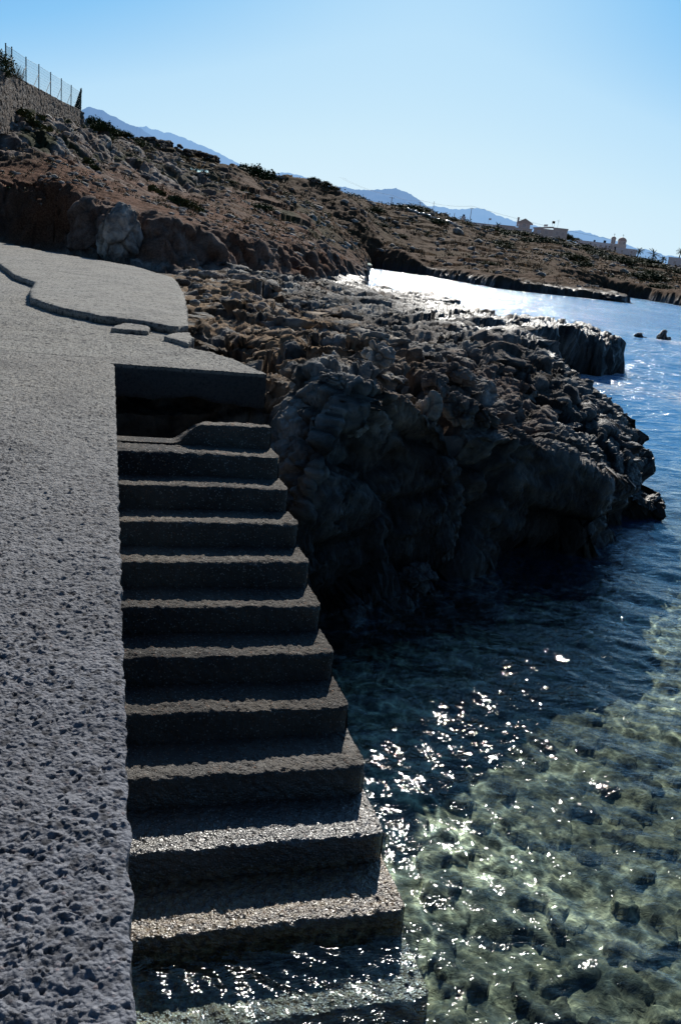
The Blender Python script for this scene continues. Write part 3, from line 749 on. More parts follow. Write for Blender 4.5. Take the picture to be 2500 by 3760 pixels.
def slab(name, poly, ztop, thick, step, label, cat='concrete slab', group=None, tilt=(0, 0), crackline=None, bevel=.012):
    """a broken slab: gridded top clipped to its outline, rough broken sides"""
    P = np.array(poly, float)
    # resample outline
    out = []
    for i in range(len(P)):
        a, b = P[i], P[(i+1) % len(P)]; d = np.linalg.norm(b-a); n = max(1, int(d/step))
        for k in range(n): out.append(a+(b-a)*k/n)
    out = np.array(out); nrm = np.linalg.norm
    out[:, 0] += fbm(out[:, 0], out[:, 1], 0*out[:, 0], .18, 4)*.03; out[:, 1] += fbm(out[:, 0]+9, out[:, 1], 0*out[:, 0], .18, 4)*.03
    c = out.mean(0)
    import bmesh
    bm = bmesh.new()
    vs = [bm.verts.new((x, y, 0)) for x, y in out]
    f = bm.faces.new(vs)
    # cut by a lattice so the top can carry relief
    x0, y0 = out.min(0); x1, y1 = out.max(0)
    def cuts(lo, hi, ax):
        v = lo
        while v < hi:
            s_ = step if ax == 0 else step*max(1, v/14)
            v += s_
            no = (1, 0, 0) if ax == 0 else (0, 1, 0); co = (v, 0, 0) if ax == 0 else (0, v, 0)
            bmesh.ops.bisect_plane(bm, geom=bm.verts[:]+bm.edges[:]+bm.faces[:], plane_co=co, plane_no=no)
    cuts(x0, x1, 0); cuts(y0, y1, 1)
    bmesh.ops.triangulate(bm, faces=[q for q in bm.faces if len(q.verts) > 4])
    ret = bmesh.ops.extrude_face_region(bm, geom=bm.faces[:])
    top = [v for v in ret['geom'] if isinstance(v, bmesh.types.BMVert)]
    # the region that was extruded moves up; the original outline is the bottom rim
    for v in top: v.co.z = thick
    T = np.array([v.co[:] for v in top])
    h, pm = pits(T[:, 0], T[:, 1], 1.3)
    dist = seg_dist(T[:, 0], T[:, 1], out, True)
    h = h*.9-bevel*np.exp(-dist/(step*.7))
    if crackline is not None:
        h = h-.02*np.exp(-(seg_dist(T[:, 0], T[:, 1], np.array(crackline), False)/.035)**2)
    for v, hh in zip(top, h): v.co.z += float(hh)
    for v in bm.verts: v.co.z += ztop-thick+tilt[0]*(v.co.x-c[0])+tilt[1]*(v.co.y-c[1])
    bmesh.ops.recalc_face_normals(bm, faces=bm.faces[:])
    me = bpy.data.meshes.new(name); bm.to_mesh(me); bm.free(); me.materials.append(M_conc)
    me.polygons.foreach_set('use_smooth', [True]*len(me.polygons))
    co = np.empty(len(me.vertices)*3, F4); me.vertices.foreach_get('co', co); co = co.reshape(-1, 3)
    _, pm = pits(co[:, 0], co[:, 1], 1.3); attr(me, 'pit', pm*(co[:, 2] > ztop-.03))
    o = link(name, me); tag(o, label, cat, group); return o

slab('concrete_slab', SLAB, SLZ, .13, .07, 'large raised slab of broken concrete above the long crack at the foot of the bank',
     crackline=[on_z(217, 997, SLZ), on_z(350, 1018, SLZ), on_z(500, 1052, SLZ), on_z(666, 1081, SLZ)])
fa = [on_z(u, v, 2.21) for u, v in ((405,1206),(435,1192),(470,1185),(520,1188),(545,1197),(549,1206),(545,1217),(510,1216),(460,1210))]
slab('concrete_fragment', fa, 2.22, .08, .03, 'small rounded concrete fragment lying just below the raised slab', 'concrete fragment')
fb = [on_z(u, v, 2.21) for u, v in ((597,1236),(640,1224),(694,1222),(706,1240),(694,1262),(676,1258),(650,1248))]
slab('concrete_fragment', fb, 2.22, .10, .03, 'pale broken concrete corner piece beside the rocks at the quay edge', 'concrete fragment')

# ------------------------------------------------------------------ staircase
stairs = empty('staircase', (X0, 3.0, 0), 0, 'dark concrete staircase descending from the quay into the sea', 'staircase')
SX1, SY0, SDY, SZ0, SDZ, SDX = 1.6206, 8.1266, .4461, CAMH-1.8, .18776, .0177
def build_step(k):
    x1 = SX1+k*SDX; yf = SY0-k*SDY; zt = SZ0-k*SDZ
    yb = yf+(SDY+.10 if k else .20)
    zb = zt-SDZ-.12 if k < 12 else zt-.8
    xl = X0+.0
    # cross-section path: back of tread -> nosing -> down the riser
    cs = min(.02, max(.009, yf*.0025))
    ny = int((yb-yf)/cs); nz = int((zt-zb)/cs)
    path = [(yb-(yb-yf)*i/ny, zt) for i in range(ny)]+[(yf+.004, zt-.004)]+[(yf-.0, zt-(zt-zb)*i/nz) for i in range(1, nz+1)]
    path = np.array(path)
    nxs = int((x1-xl)/cs)
    xs = np.linspace(xl, x1, nxs)
    X = np.repeat(xs[None], len(path), 0); Y = np.repeat(path[:, :1], nxs, 1); Z = np.repeat(path[:, 1:], nxs, 1)
    # battered riser and side
    depth = (zt-Z)
    Y = Y+depth*.03*0
    top = (depth < .001)
    seed = k*13.7
    cor = np.clip((X-(x1-.07))/.07, 0, 1)                    # rounded outer corner
    Y = Y+np.where(Y < yf+.09, (1-np.sqrt(np.clip(1-cor**2, 0, 1)))*.055*(1-np.clip((Y-yf)/.09, 0, 1)), 0)
    h, pm = pits(X+seed, Y+Z, 1.2)
    ero = np.abs(fbm(X+seed, 0*X, 0*X, .35, 4))*.018+np.maximum(0, fbm(X+seed, 0*X, 0*X+5, .12, 3))*.012
    dn = np.hypot(np.clip(Y-yf, 0, 1), depth)
    nose = np.exp(-dn/.025)
    Z = Z+np.where(top, h*1.2, 0)-nose*(ero+.006)-np.where(top, .075*np.clip(Y-yf, 0, 1), 0)
    Y = Y+np.where(~top, -h*1.2+fbm(X+seed, 0*X, Z, .25, 4)*.008, 0)+nose*(ero+.004)
    if k == 0:   # broken: left third fallen away in a ragged slope
        br = sst(.62, .98, X+fbm(X, Y, 0*X, .15, 3)*.05)
        Z = np.where(Z > zt-SDZ-.02, (zt-SDZ-.02)+(Z-(zt-SDZ-.02))*br, Z)
    # side face
    Xs, Ys, Zs = [], [], []
    npts = len(path); ns = int(.35/cs)+8
    for i in range(ns):
        f = (i+1)/ns
        Xs.append(np.full(npts, x1)+.0); Ys.append(Y[:, -1]); Zs.append(Z[:, -1]-f*0)
    V = np.stack([X, Y, Z], -1)
    # close the right side: project the section downwards
    zlow = zb
    side = []
    for f in np.linspace(0, 1, 24)[1:]:
        yy = Y[:, -1]; z2 = Z[:, -1]*(1-f)+(zlow-.0)*f
        xx = X[:, -1]+.012*np.minimum(1, f*2)*(1)+fbm(0*yy+x1, yy+seed, z2, .2, 3)*.008
        side.append(np.stack([xx, yy, z2], -1))
    V = np.concatenate([V, np.stack(side, 1)], 1)
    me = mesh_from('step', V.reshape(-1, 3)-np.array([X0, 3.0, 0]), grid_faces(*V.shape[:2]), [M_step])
    attr(me, 'pit', np.concatenate([pm*top, np.zeros((npts, 23))], 1)*.8)
    o = link('step', me, stairs)
    if k == 0: o['label'] = 'broken top step with its left end worn away'
    elif k == 9: o['label'] = 'wet step glittering just above the water'
    elif k == 11: o['label'] = 'submerged step with brown algae'
for k in range(14): build_step(k)
# solid mass under the flight
mb = MB()
poly = [(SY0+SDY+.08, -2.0), (SY0+SDY+.08, SZ0-SDZ-.1)]
for k in range(0, 14):
    yf = SY0-k*SDY; zt = SZ0-(k+1)*SDZ
    poly += [(yf+.05, zt-.10)]
poly += [(SY0-13*SDY+.05, -2.0)]
n = len(poly)
xr = [SX1-.08+max(0, (SY0-y)/SDY)*SDX for y, z in poly]
mb.add([(.01, y-3.0, z) for y, z in poly]+[(x-X0, y-3.0, z) for (y, z), x in zip(poly, xr)], [tuple(range(n)), tuple(range(n, 2*n))[::-1]]+[(i, n+i, n+(i+1) % n, (i+1) % n) for i in range(n)])
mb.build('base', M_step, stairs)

# ------------------------------------------------------------------ boulders
def boulder_mesh(name, rx, ry, rz, seed, sub=5, facet=.22, rough=.05, mat=None, wet=0):
    import bmesh
    bm = bmesh.new(); bmesh.ops.create_icosphere(bm, subdivisions=sub, radius=1)
    V = np.array([v.co[:] for v in bm.verts], F4); Fs = np.array([[v.index for v in f.verts] for f in bm.faces], np.int32); bm.free()
    x, y, z = V[:, 0]+seed*3.1, V[:, 1], V[:, 2]
    f1, e, rnd, pl = worley(x, y, z, 1.1, .95, 1.4)
    d = 1+facet*((rnd-.5)+pl*.9)-facet*.35*(1-sst(0, .12, e))+fbm(x, y, z, .8, 4)*facet*.6+fbm(x, y, z, .15, 3)*rough
    V = V*d[:, None]*np.array([rx, ry, rz])
    me = mesh_from(name, V, Fs, [mat or M_rock])
    for a in ('soil', 'red', 'veg'): attr(me, a, np.zeros(len(V)))
    attr(me, 'wet', np.full(len(V), wet)); attr(me, 'crack', (1-sst(0, .12, e))*.5)
    return me

def boulder(loc, size, rot, seed, label, group=None, wet=0, sub=5, facet=.22, name='boulder'):
    me = boulder_mesh(name, *size, seed, sub, facet, wet=wet)
    o = link(name, me); o.location = loc; o.rotation_euler = rot
    return tag(o, label, 'rock', group)

def bz(u, v, z): x, y = on_z(u, v, z); return (x, y, z)
boulder(bz(903, 1036, 2.25), (.55, .4, .26), (0, 0, .2), 1, 'largest flat grey boulder lying on the sandy ground beside the raised slab', sub=5)
boulder(bz(778, 1015, 2.2), (.55, .35, .2), (0, .1, .5), 2, 'low dark rock against the bank left of the large flat boulder')
boulder(bz(864, 1096, 2.1), (.16, .14, .2), (0, 0, .4), 3, 'upright dark stone standing on pale sand below the large flat boulder')
boulder(bz(945, 1100, 2.1), (.18, .15, .13), (0, 0, 1.), 4, 'rounded stone on pale sand to the right of the upright dark stone')
boulder(bz(726, 1057, 2.15), (.22, .16, .12), (0, 0, 2.), 5, 'small dark stone on the sand just past the corner of the raised slab')
boulder(bz(674, 1036, 2.15), (.26, .16, .1), (0, 0, .3), 6, 'flat stone touching the far right corner of the raised slab')
for i in range(46):
    u = random.uniform(660, 1120); v = random.uniform(1010, 1130)
    if u < 700+0*v and v > 1040: continue
    s_ = random.uniform(.05, .13)
    o = boulder(bz(u, v, 2.15), (s_, s_*random.uniform(.6, 1), s_*.6), (0, 0, random.uniform(0, 6)), 20+i, 'small loose grey stone among others on the ground beyond the slab', 'loose stones beyond the slab', sub=3)
# rocks of the cliff base above the quay
x, y, z = on_r(428, 880, 36.6); boulder((x, y+.5, 2.9), (.85, .8, 1.35), (.1, .15, .3), 7, 'huge blue grey boulder bulging from the foot of the red bank behind the slab', sub=6, facet=.3)
x, y, z = on_r(200, 560, 60.0); boulder((x, y, z), (.9, .9, .95), (.2, .2, 0), 9, 'grey boulder perched on the slope at the top of the red soil', sub=5, facet=.35)
# distinct blocks of the headland face above the cove
RCX = [(14,8.15),(16,8.4),(20.6,8.95),(24.3,9.5),(27.3,10.2),(31,11.2)]
def face_pt(u, v, off):
    d = ray(u, v); a = math.degrees(math.atan2(d[0], d[1])); r = float(np.interp(a, [p[0] for p in RCX], [p[1] for p in RCX]))+off
    return on_r(u, v, r)
for (u, v, off, sx, sy, sz, rot, sd_, lab) in [
    (1333, 1400, .85, .15, .2, .22, (0, .05, .2), 11, 'tall squared block at the left of the headland crest'),
    (1598, 1405, 1.15, .16, .2, .14, (.2, .3, 0), 14, 'round grey boulder on the crest above the long oval one'),
    (1563, 1510, .68, .13, .15, .22, (.2, .25, 0), 15, 'long oval blue grey boulder hanging on the headland face'),
    (1690, 1500, .85, .22, .2, .2, (.1, .4, .3), 16, 'split pale boulder to the right of the long oval one'),
    (1900, 1440, 3.9, .62, .4, .16, (.05, .4, .4), 19, 'long brown slab of rock dipping to the right on the headland top'),
    (1235, 1385, .9, .14, .2, .1, (0, .2, .5), 12, 'flat topped block beside the tall squared block'),
    (1395, 1290, 2.2, .16, .2, .15, (.1, .1, .3), 13, 'pinkish block standing behind the tall squared block'),
    (1775, 1525, .9, .18, .2, .14, (.3, .6, .3), 17, 'pale stone at the right end of the crest lumps'),
    (1490, 1500, .75, .14, .14, .12, (.3, .2, .8), 18, 'small pale stone left of the long oval boulder'),
    (1310, 1530, .62, .18, .2, .2, (.1, -.2, .6), 22, 'squat block under the tall squared one on the headland face'),
    (1700, 1370, 2.3, .22, .22, .14, (.1, .2, .9), 23, 'angular block on the headland top behind the round grey boulder'),
    (1530, 2110, -.1, .22, .2, .14, (0, 0, .5), 21, 'dark wet rock at the waterline under the headland face')]:
    x, y, z = face_pt(u, v, off)
    boulder((x, y, z-.04), (sx*1.05, sy, sz*1.05), rot, sd_, lab, sub=6, facet=.5, wet=.8 if v > 2000 else 0)
for (u, v, sx, sz, lab) in [(2433, 1247, .55, .38, 'black rock sticking out of the sea, the taller of the far pair'), (2348, 1240, .5, .18, 'low black rock awash between the headland tip and the taller sea rock'),
                            (2262, 1108, 2.6, .35, 'flat black reef off the end of the far point')]:
    x, y = on_z(u, v, .0)
    boulder((x, y, .05), (sx, sx*.7, sz), (0, .2, .3), 30+int(sx*10), lab, wet=1, name='sea_rock', facet=.85)

# ------------------------------------------------------------------ foliage
def foliage_mesh(name, n, size, leaf, mat, shape='mound', seed=0):
    g = np.random.default_rng(seed)
    cl = g.normal(size=(26, 3)); cl /= np.linalg.norm(cl, axis=1)[:, None]; cl[:, 2] = np.abs(cl[:, 2]); cl *= (.55+.35*g.random((26, 1)))
    k = g.integers(0, 26, n); p = cl[k]+g.normal(size=(n, 3))*.17
    p[:, 2] = np.abs(p[:, 2])
    p = p*np.array(size)
    d1 = g.normal(size=(n, 3)); d1 /= np.linalg.norm(d1, axis=1)[:, None]; d2 = np.cross(d1, g.normal(size=(n, 3))); d2 /= np.linalg.norm(d2, axis=1)[:, None]
    s = leaf*(.6+.8*g.random((n, 1)))
    V = np.stack([p-d1*s, p+d2*s*.5, p+d1*s, p-d2*s*.5], 1).reshape(-1, 3)
    me = mesh_from(name, V, np.arange(n*4).reshape(n, 4), [mat], smooth=False); return me

def leaf_mat(name, a, b):
    t = NT(name); c = t.ramp(t.noise(1.8, 4, .6), [(.35, a), (.65, b)]); t.b.inputs['Roughness'].default_value = .7
    return t.fin(c, .75, None, .2)
M_leaf = leaf_mat('dark_green_leaves', (.018, .035, .012), (.06, .09, .025))
M_leaf2 = leaf_mat('olive_leaves', (.05, .06, .018), (.13, .13, .04))
M_dry = leaf_mat('dry_stems', (.12, .09, .05), (.25, .19, .10))
M_bark = plain('bark', (.09, .065, .045))

bushes = [foliage_mesh('shrub', 2600, (1, 1, .75), .075, [M_leaf, M_leaf, M_leaf2][i], seed=i) for i in range(3)]
def shrub(u, v, r, w, h, i, label, group='shrubs dotted over the hillside', ground=False):
    x, y, z = on_r(u, v, r)
    if ground == 'crest': x, y, z = crest(u, v, r*.8, r*1.3)
    elif ground: z = gz(x, y)
    o = link('shrub', bushes[i % 3]); o.location = (x, y, z-.12*h); o.scale = (w/2, w/2*.8, h); o.rotation_euler = (0, 0, random.uniform(0, 6))
    tag(o, label, 'shrub', group); return o
SK = 'big dark green shrub in the row on the skyline beyond the stone wall'
for j, (u, v, r, w, h) in enumerate([(345,470,96,2.6,1.2),(375,478,100,2.6,1.1),(412,490,104,3,1.0),(450,505,108,3,.9),(400,520,100,3,1.2),(440,535,104,3.2,1.2),(490,520,114,3.4,.8),(540,540,120,3.4,.9),(500,560,112,3.6,1.1),(570,560,124,3,.8)]):
    shrub(u, v, r, w, h, j if j % 3 else 0, SK, 'skyline shrubs beyond the stone wall', ground='crest' if v < 515 else True)
shrub(930, 640, 165, 6.6, 2.2, 0, 'round dark green mound of a shrub alone on the skyline left of the brown knoll', None, ground='crest')
shrub(905, 628, 163, 3.6, 1.6, 1, 'low shrub joined to the left side of the round green mound', None, ground='crest')
for j, (u, v, w) in enumerate([(1150,660,4),(1190,668,5),(1225,690,5)]):
    shrub(u, v, 200, w, 1.3, j, 'low scrub on top of the brown knoll', 'scrub on the brown knoll', ground='crest')
hs = 'low green shrub growing on the dry far slope'
for j, (u, v, r, w, h) in enumerate([(1810,858,395,16,3.2),(1850,866,395,16,3),(1895,880,385,15,3),(1940,893,385,13,2.6),(1870,893,360,16,3),(1800,880,370,13,2.6),
    (2190,968,330,13,2.6),(2235,982,325,14,2.4),(2280,990,325,12,2.2),(2350,950,400,9,3),(2400,955,400,10,3),(2380,985,330,12,2),(2440,990,340,12,2),(2300,1005,300,10,1.8),(2360,1012,290,11,1.8),(2430,1015,300,10,2),(2480,1000,330,10,2),
    (2050,880,400,8,2),(2090,900,395,9,2.2),(2010,900,360,9,1.8),(2130,935,360,12,2),(2180,930,400,9,2),(2060,925,330,10,1.8),(1700,870,330,8,1.5),(1650,850,330,8,1.5),
    (650,690,58,1.6,.9),(690,720,56,1.5,.8),(655,740,56,1.3,.8),(720,745,58,1.2,.7),(1100,810,150,6,1),(960,745,95,3.2,.9),(1180,745,160,5,1),(1480,800,240,5,1.2),(2040,1010,250,6,1.2),(2120,1000,270,7,1.4)]):
    shrub(u, v, r, w, h, j, hs if r > 80 else 'dark shrub in the gully below the skyline shrubs', 'shrubs dotted over the far slope' if r > 80 else 'shrubs in the gully', ground=True)
for j in range(60):
    a = rad(random.uniform(1, 36)); r = random.uniform(110, 400) if random.random() < .8 else random.uniform(65, 110)
    x, y = r*math.sin(a), r*math.cos(a)
    zz, sd, fs, k = [float(q[0]) for q in land(np.array([x]), np.array([y]))]
    zz = gz(x, y)
    if sd < 6 or fs < 4: continue
    w = r*random.uniform(.008, .022)
    o = link('shrub', bushes[j % 3]); o.location = (x, y, zz-.1); o.scale = (w, w*.8, w*.45); tag(o, hs, 'shrub', 'shrubs dotted over the far slope')
# yellowish tufts under the wall
for j, (u, v, r) in enumerate([(105,420,61),(120,440,60),(135,455,60),(150,430,63),(85,410,60),(170,470,62),(325,590,60),(345,615,59),(365,640,58),(560,690,60),(590,710,62)]):
    x, y, z = on_r(u, v, r); o = link('tuft', foliage_mesh('tuft', 420, (.40, .40, .3), .10, M_leaf2, seed=50+j)); o.location = (x, y, z-.15)
    tag(o, 'yellow green tuft of scrub among the rocks below the stone wall', 'tuft', 'tufts below the stone wall')

# ------------------------------------------------------------------ stone wall, wire fence on top
def stone_mat():
    t = NT('rubble_stone')
    co = t.pos()
    v = t.voro(3.2, 'F1', co, 'Color'); e = t.voro(3.2, 'DISTANCE_TO_EDGE', co)
    sp = t.n('ShaderNodeSeparateColor'); t.l(v, sp.inputs[0])
    c = t.ramp(sp.outputs[0], [(0, (.06, .04, .03)), (.4, (.11, .08, .06)), (.7, (.17, .145, .12)), (1, (.09, .085, .085))])
    c = t.mix(t.mr(e, .0, .07, .8, 0), c, (.035, .028, .022))
    return t.fin(c, .9, t.bump(t.mr(e, 0, .12), .8, .06), .2)
M_stone = stone_mat()
M_post = plain('fence_paint', (.025, .06, .055), .5, spec=.4)
M_wire = plain('green_wire', (.07, .13, .15), .5)
basepx = [(-75,232,50),(23,268,57),(45,269,61),(97,300,66),(144,325,71),(187,348,76),(226,370,80),(262,387,85),(295,403,90)]
toppx = [(-62,110),(25.5,161),(47,174),(101,211),(149,238),(193,267),(232,290),(267,314),(299,336)]
WP = [on_r(*b) for b in basepx]
# wall: tapered rubble wall, gridded with relief
cx = [on_r(-150, 200, 44)]+WP+[on_r(311, 414, 91)]
cx = np.array(cx); seg = np.r_[0, np.cumsum(np.linalg.norm(np.diff(cx[:, :2], axis=0), axis=1))]
ss = np.linspace(0, seg[-1], 420); wx = np.interp(ss, seg, cx[:, 0]); wy = np.interp(ss, seg, cx[:, 1]); wz = np.interp(ss, seg, cx[:, 2])
tx, ty = np.gradient(wx), np.gradient(wy); tl = np.hypot(tx, ty); nx_, ny_ = ty/tl, -tx/tl
if (nx_*wx+ny_*wy).mean() > 0: nx_, ny_ = -nx_, -ny_   # towards the viewer
prof = [(-.5, -3.0), (-.5, 0)]+[(o_, 0.0) for o_ in np.linspace(-.45, 0, 6)]+[(.12*t_, -3.2*t_) for t_ in np.linspace(.01, 1, 60)]
Vw = np.array([[(wx[i]+nx_[i]*o_, wy[i]+ny_[i]*o_, wz[i]+h_) for (o_, h_) in prof] for i in range(len(ss))], F4)
f1, e, rnd, pl = worley(ss[:, None]+0*Vw[..., 0], 0*Vw[..., 0], Vw[..., 2], .34, .9, .8)
dd = (.06*(rnd-.5)+.05*pl-.06*(1-sst(0, .15, e)))
Vw[..., 0] += nx_[:, None]*dd; Vw[..., 1] += ny_[:, None]*dd; Vw[..., 2] += dd*.6
endc = Vw[-1:].copy()
me = mesh_from('stone_wall', Vw.reshape(-1, 3), np.concatenate([grid_faces(len(ss), len(prof))]), [M_stone], smooth=False)
wl = link('stone_wall', me); tag(wl, 'brown rubble stone retaining wall on the slope carrying the wire fence', 'wall')
mbc = MB(); pr = [tuple(p) for p in Vw[-1]]; mbc.add(pr, [tuple(range(len(pr)))]); mbc.build('end_face', M_stone, wl)
fe = empty('wire_fence', WP[1], 0, 'green wire mesh fence with braced posts along the top of the stone wall', 'fence')
L0 = np.array(WP[1])
tops = []
for (b, (u, v)) in zip(WP, toppx):
    r = math.hypot(b[0], b[1]); zt = on_r(u, v, r)[2]; tops.append(np.array([b[0], b[1], zt]))
for i, (b, t_) in enumerate(zip(WP, tops)):
    b = np.array(b)
    if i > 0:
        MB().tube(b-L0-np.array([0, 0, .2]), t_-L0, .035, n=8).tube(t_-L0, t_-L0+np.array([0, 0, .03]), .045, n=8).build('post', M_post, fe)
    if i >= 2 and i < 8:
        pb = np.array(WP[i-1]); foot = b+(pb-b)*(.45 if i > 2 else .8); att = b+(t_-b)*.62
        MB().tube(foot-L0-np.array([0, 0, .1]), att-L0, .022, n=6).build('brace', M_post, fe)
def strand(m, p, q, w=.004):
    m.tube(p, q, w, n=3)
m = MB()
for i in range(len(WP)-1):
    a0, a1 = np.array(WP[i])-L0, np.array(WP[i+1])-L0; b0, b1 = tops[i]-L0, tops[i+1]-L0
    drop = .35 if i == 0 else 0
    b0 = b0-np.array([0, 0, .08+drop]); b1 = b1-np.array([0, 0, .08+drop])
    for k in range(9):
        f = k/8; strand(m, a0+(b0-a0)*f, a1+(b1-a1)*f, .011 if k in (0, 8) else .006 if k % 2 == 0 else .004)
    n = int(np.linalg.norm(a1-a0)/.16)
    for k in range(n):
        f = (k+.5)/n; strand(m, a0+(a1-a0)*f, b0+(b1-b0)*f, .0028)
m.build('wire_mesh', M_wire, fe)
x, y, z = on_r(-12, 262, 56.5); o = link('shrub', foliage_mesh('shrub', 2600, (1.1, .8, .95), .06, M_leaf2, seed=70)); o.location = (x, y, z-.1); o.scale = (1, 1, 1.15); tag(o, 'leafy green bush growing over the wall beside the first fence post', 'shrub')
x, y, z = on_r(20, 275, 57.2); o = link('shrub', foliage_mesh('shrub', 900, (.5, .4, .5), .05, M_leaf, seed=71)); o.location = (x, y, z-.1); tag(o, 'small dark bush at the foot of the first fence posts', 'shrub')
for j, (u, v, r) in enumerate([(55,276,61.5),(68,284,62.5),(80,292,64)]):
    x, y, z = on_r(u, v, r); g = MB()
    for k in range(40):
        a = random.uniform(0, 6.28); g.tube((random.uniform(-.2, .2), random.uniform(-.1, .1), -.1), (math.cos(a)*random.uniform(.1, .4), math.sin(a)*.2, random.uniform(.25, .75)), .008, .003, n=3)
    o = g.build('dry_plant', M_dry); o.location = (x, y, z); tag(o, 'dry twiggy plant poking up along the wall top', 'plant', 'dry plants along the wall top')
# small conifer against the last post
cn = empty('conifer', on_r(288, 402, 90.3), 0, 'small dark conifer clipped to a wedge against the last fence post', 'tree')
g = np.random.default_rng(5); n = 2600; hh = g.random(n)**1.3
p = np.stack([-(1-hh)*.62*g.random(n)+.25, (g.random(n)-.5)*.6*(1-hh), hh*1.75], 1)
d1 = g.normal(size=(n, 3))*.045; d1[:, 2] = np.abs(d1[:, 2])*2; d2 = g.normal(size=(n, 3))*.025
V = np.stack([p-d1, p+d2, p+d1, p-d2], 1).reshape(-1, 3)
link('crown', mesh_from('crown', V, np.arange(n*4).reshape(n, 4), [M_leaf], smooth=False), cn)
MB().tube((.15, 0, -.3), (.2, 0, 1.3), .05, .02).build('trunk', M_bark, cn)

# ------------------------------------------------------------------ dry stone rows on the ridge, glinting sheets
def stone_row(pts, label, h=.8):
    m = None; V = []; Fs = []; off = 0
    import bmesh
    bm = bmesh.new(); bmesh.ops.create_icosphere(bm, subdivisions=2, radius=1); B = np.array([v.co[:] for v in bm.verts]); BF = np.array([[v.index for v in f.verts] for f in bm.faces]); bm.free()
    p0 = np.array(pts[0])
    for a, b in zip(pts, pts[1:]):
        a, b = np.array(a), np.array(b); n = max(3, int(np.linalg.norm(b-a)/.35))
        for k in range(n):
            for lay in range(3):
                c = a+(b-a)*(k+random.random())/n-p0+np.array([random.uniform(-.3, .3), random.uniform(-.3, .3), lay*h/3-.2+random.uniform(-.05, .1)])
                d = 1+.3*perlin(B[:, 0]*1.7+k*3+lay, B[:, 1]*1.7, B[:, 2]*1.7)
                V.append(B*d[:, None]*np.array([.3, .3, .2])*random.uniform(.7, 1.3)+c); Fs.append(BF+off); off += len(B)
    me = mesh_from('dry_stone_wall', np.concatenate(V), np.concatenate(Fs), [M_stone], smooth=False)
    o = link('dry_stone_wall', me); o.location = p0; tag(o, label, 'wall')
stone_row([crest(512, 470, 95, 150), crest(566, 482, 95, 150)], 'short dark dry stone wall on the skyline, nearest the stone retaining wall')
stone_row([crest(578, 484, 100, 160), crest(632, 500, 100, 160)], 'dry stone wall on the skyline in the middle of three runs', 1.0)
stone_row([crest(655, 508, 100, 170), crest(690, 520, 100, 170), crest(730, 540, 105, 175), crest(765, 555, 110, 180), crest(800, 570, 110, 190)], 'longest dry stone wall run, sloping down the skyline to the right')
M_sheet = plain('turquoise_sheet', (.10, .42, .48), .7, spec=.2)
M_white = plain('white_paint', (.78, .79, .80), .6, var=.06)
def sheet(u0, u1, v0, v1, r, mat, label):
    x0, y0, z0 = on_r(u0, v0, r); x1, y1, z1 = on_r(u1, v1, r)
    n = 40; t_ = np.linspace(0, 1, n)[:, None]; w = np.linspace(0, 1, 10)[None]
    nz = fbm(t_*6+0*w, w*2+0*t_, 0*t_*w, 1, 3)
    X = x0+(x1-x0)*t_+nz*.2+0*w; Y = y0+(y1-y0)*t_+w*1.6+nz*.3
    G = np.array([gz(a_, b_) for a_, b_ in zip(X.ravel(), Y.ravel())]).reshape(X.shape); Z = np.maximum(G, G.mean())*.5+G.mean()*.5+.3+nz*.1+w*.3
    o = link('plastic_sheet', mesh_from('plastic_sheet', np.stack([X, Y, Z], -1).reshape(-1, 3), grid_faces(n, 10), [mat])); tag(o, label, 'sheet')
sheet(703, 770, 600, 610, 112, M_sheet, 'turquoise plastic sheet lying on the brown slope under the skyline')
sheet(1326, 1382, 845, 849, 160, plain('pale_green_sheet', (.16, .32, .26), .75, spec=.2), 'pale green plastic sheet glinting on the middle slope')
# wet stones that glint in the sun
gl = NT('glinting_stone'); gl.fin((.5, .5, .52), .18, gl.bump(gl.noise(1.2, 4, .6), .8, .6), .9)
for j in range(34):
    f = j/33; u = 1505+160*f+random.uniform(-8, 8); v = 772+48*f+random.uniform(-6, 8)
    x, y, z = on_r(u, v, 300)
    me = boulder_mesh('pale_stone', random.uniform(.5, 1.1), .7, random.uniform(.35, .6), 60+j, 3, .4, mat=gl.m); o = link('pale_stone', me); o.location = (x, y, gz(x, y)+.3); o.rotation_euler = (random.uniform(-.5, -.1), 0, random.uniform(0, 6))
    tag(o, 'pale stone glinting in the scree near the skyline', 'stone', 'glinting scree stones')

# ------------------------------------------------------------------ village on the ridge
def hazed(m, k=.22, col=(.22, .36, .60)):  # emission mixed in as painted haze, also lifting the backlit village walls
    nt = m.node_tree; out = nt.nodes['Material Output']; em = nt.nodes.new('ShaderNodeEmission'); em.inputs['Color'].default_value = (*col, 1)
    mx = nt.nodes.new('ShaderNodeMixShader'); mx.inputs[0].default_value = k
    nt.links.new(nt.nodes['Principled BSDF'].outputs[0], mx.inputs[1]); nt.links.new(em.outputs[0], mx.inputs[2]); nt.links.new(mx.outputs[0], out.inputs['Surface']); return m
M_plaster = plain('pink_plaster', (.42, .29, .24), .8, var=.1)
M_cream = plain('cream_plaster', (.50, .40, .32), .8, var=.1)
M_wh = plain('whitewash', (.62, .66, .72), .8, var=.06)
M_glass = plain('window_dark', (.03, .04, .06), .2, spec=.6)
M_blue = plain('shutter_blue', (.35, .45, .58), .5)
M_tile = plain('roof_tile', (.30, .15, .09), .8)
M_dome = plain('dome_tile', (.36, .16, .10), .7)
M_metal = plain('grey_metal', (.22, .23, .25), .4, metal=.5)
M_black = plain('tank_black', (.02, .02, .025), .5)
M_wood = plain('pole_wood', (.06, .045, .035), .9)

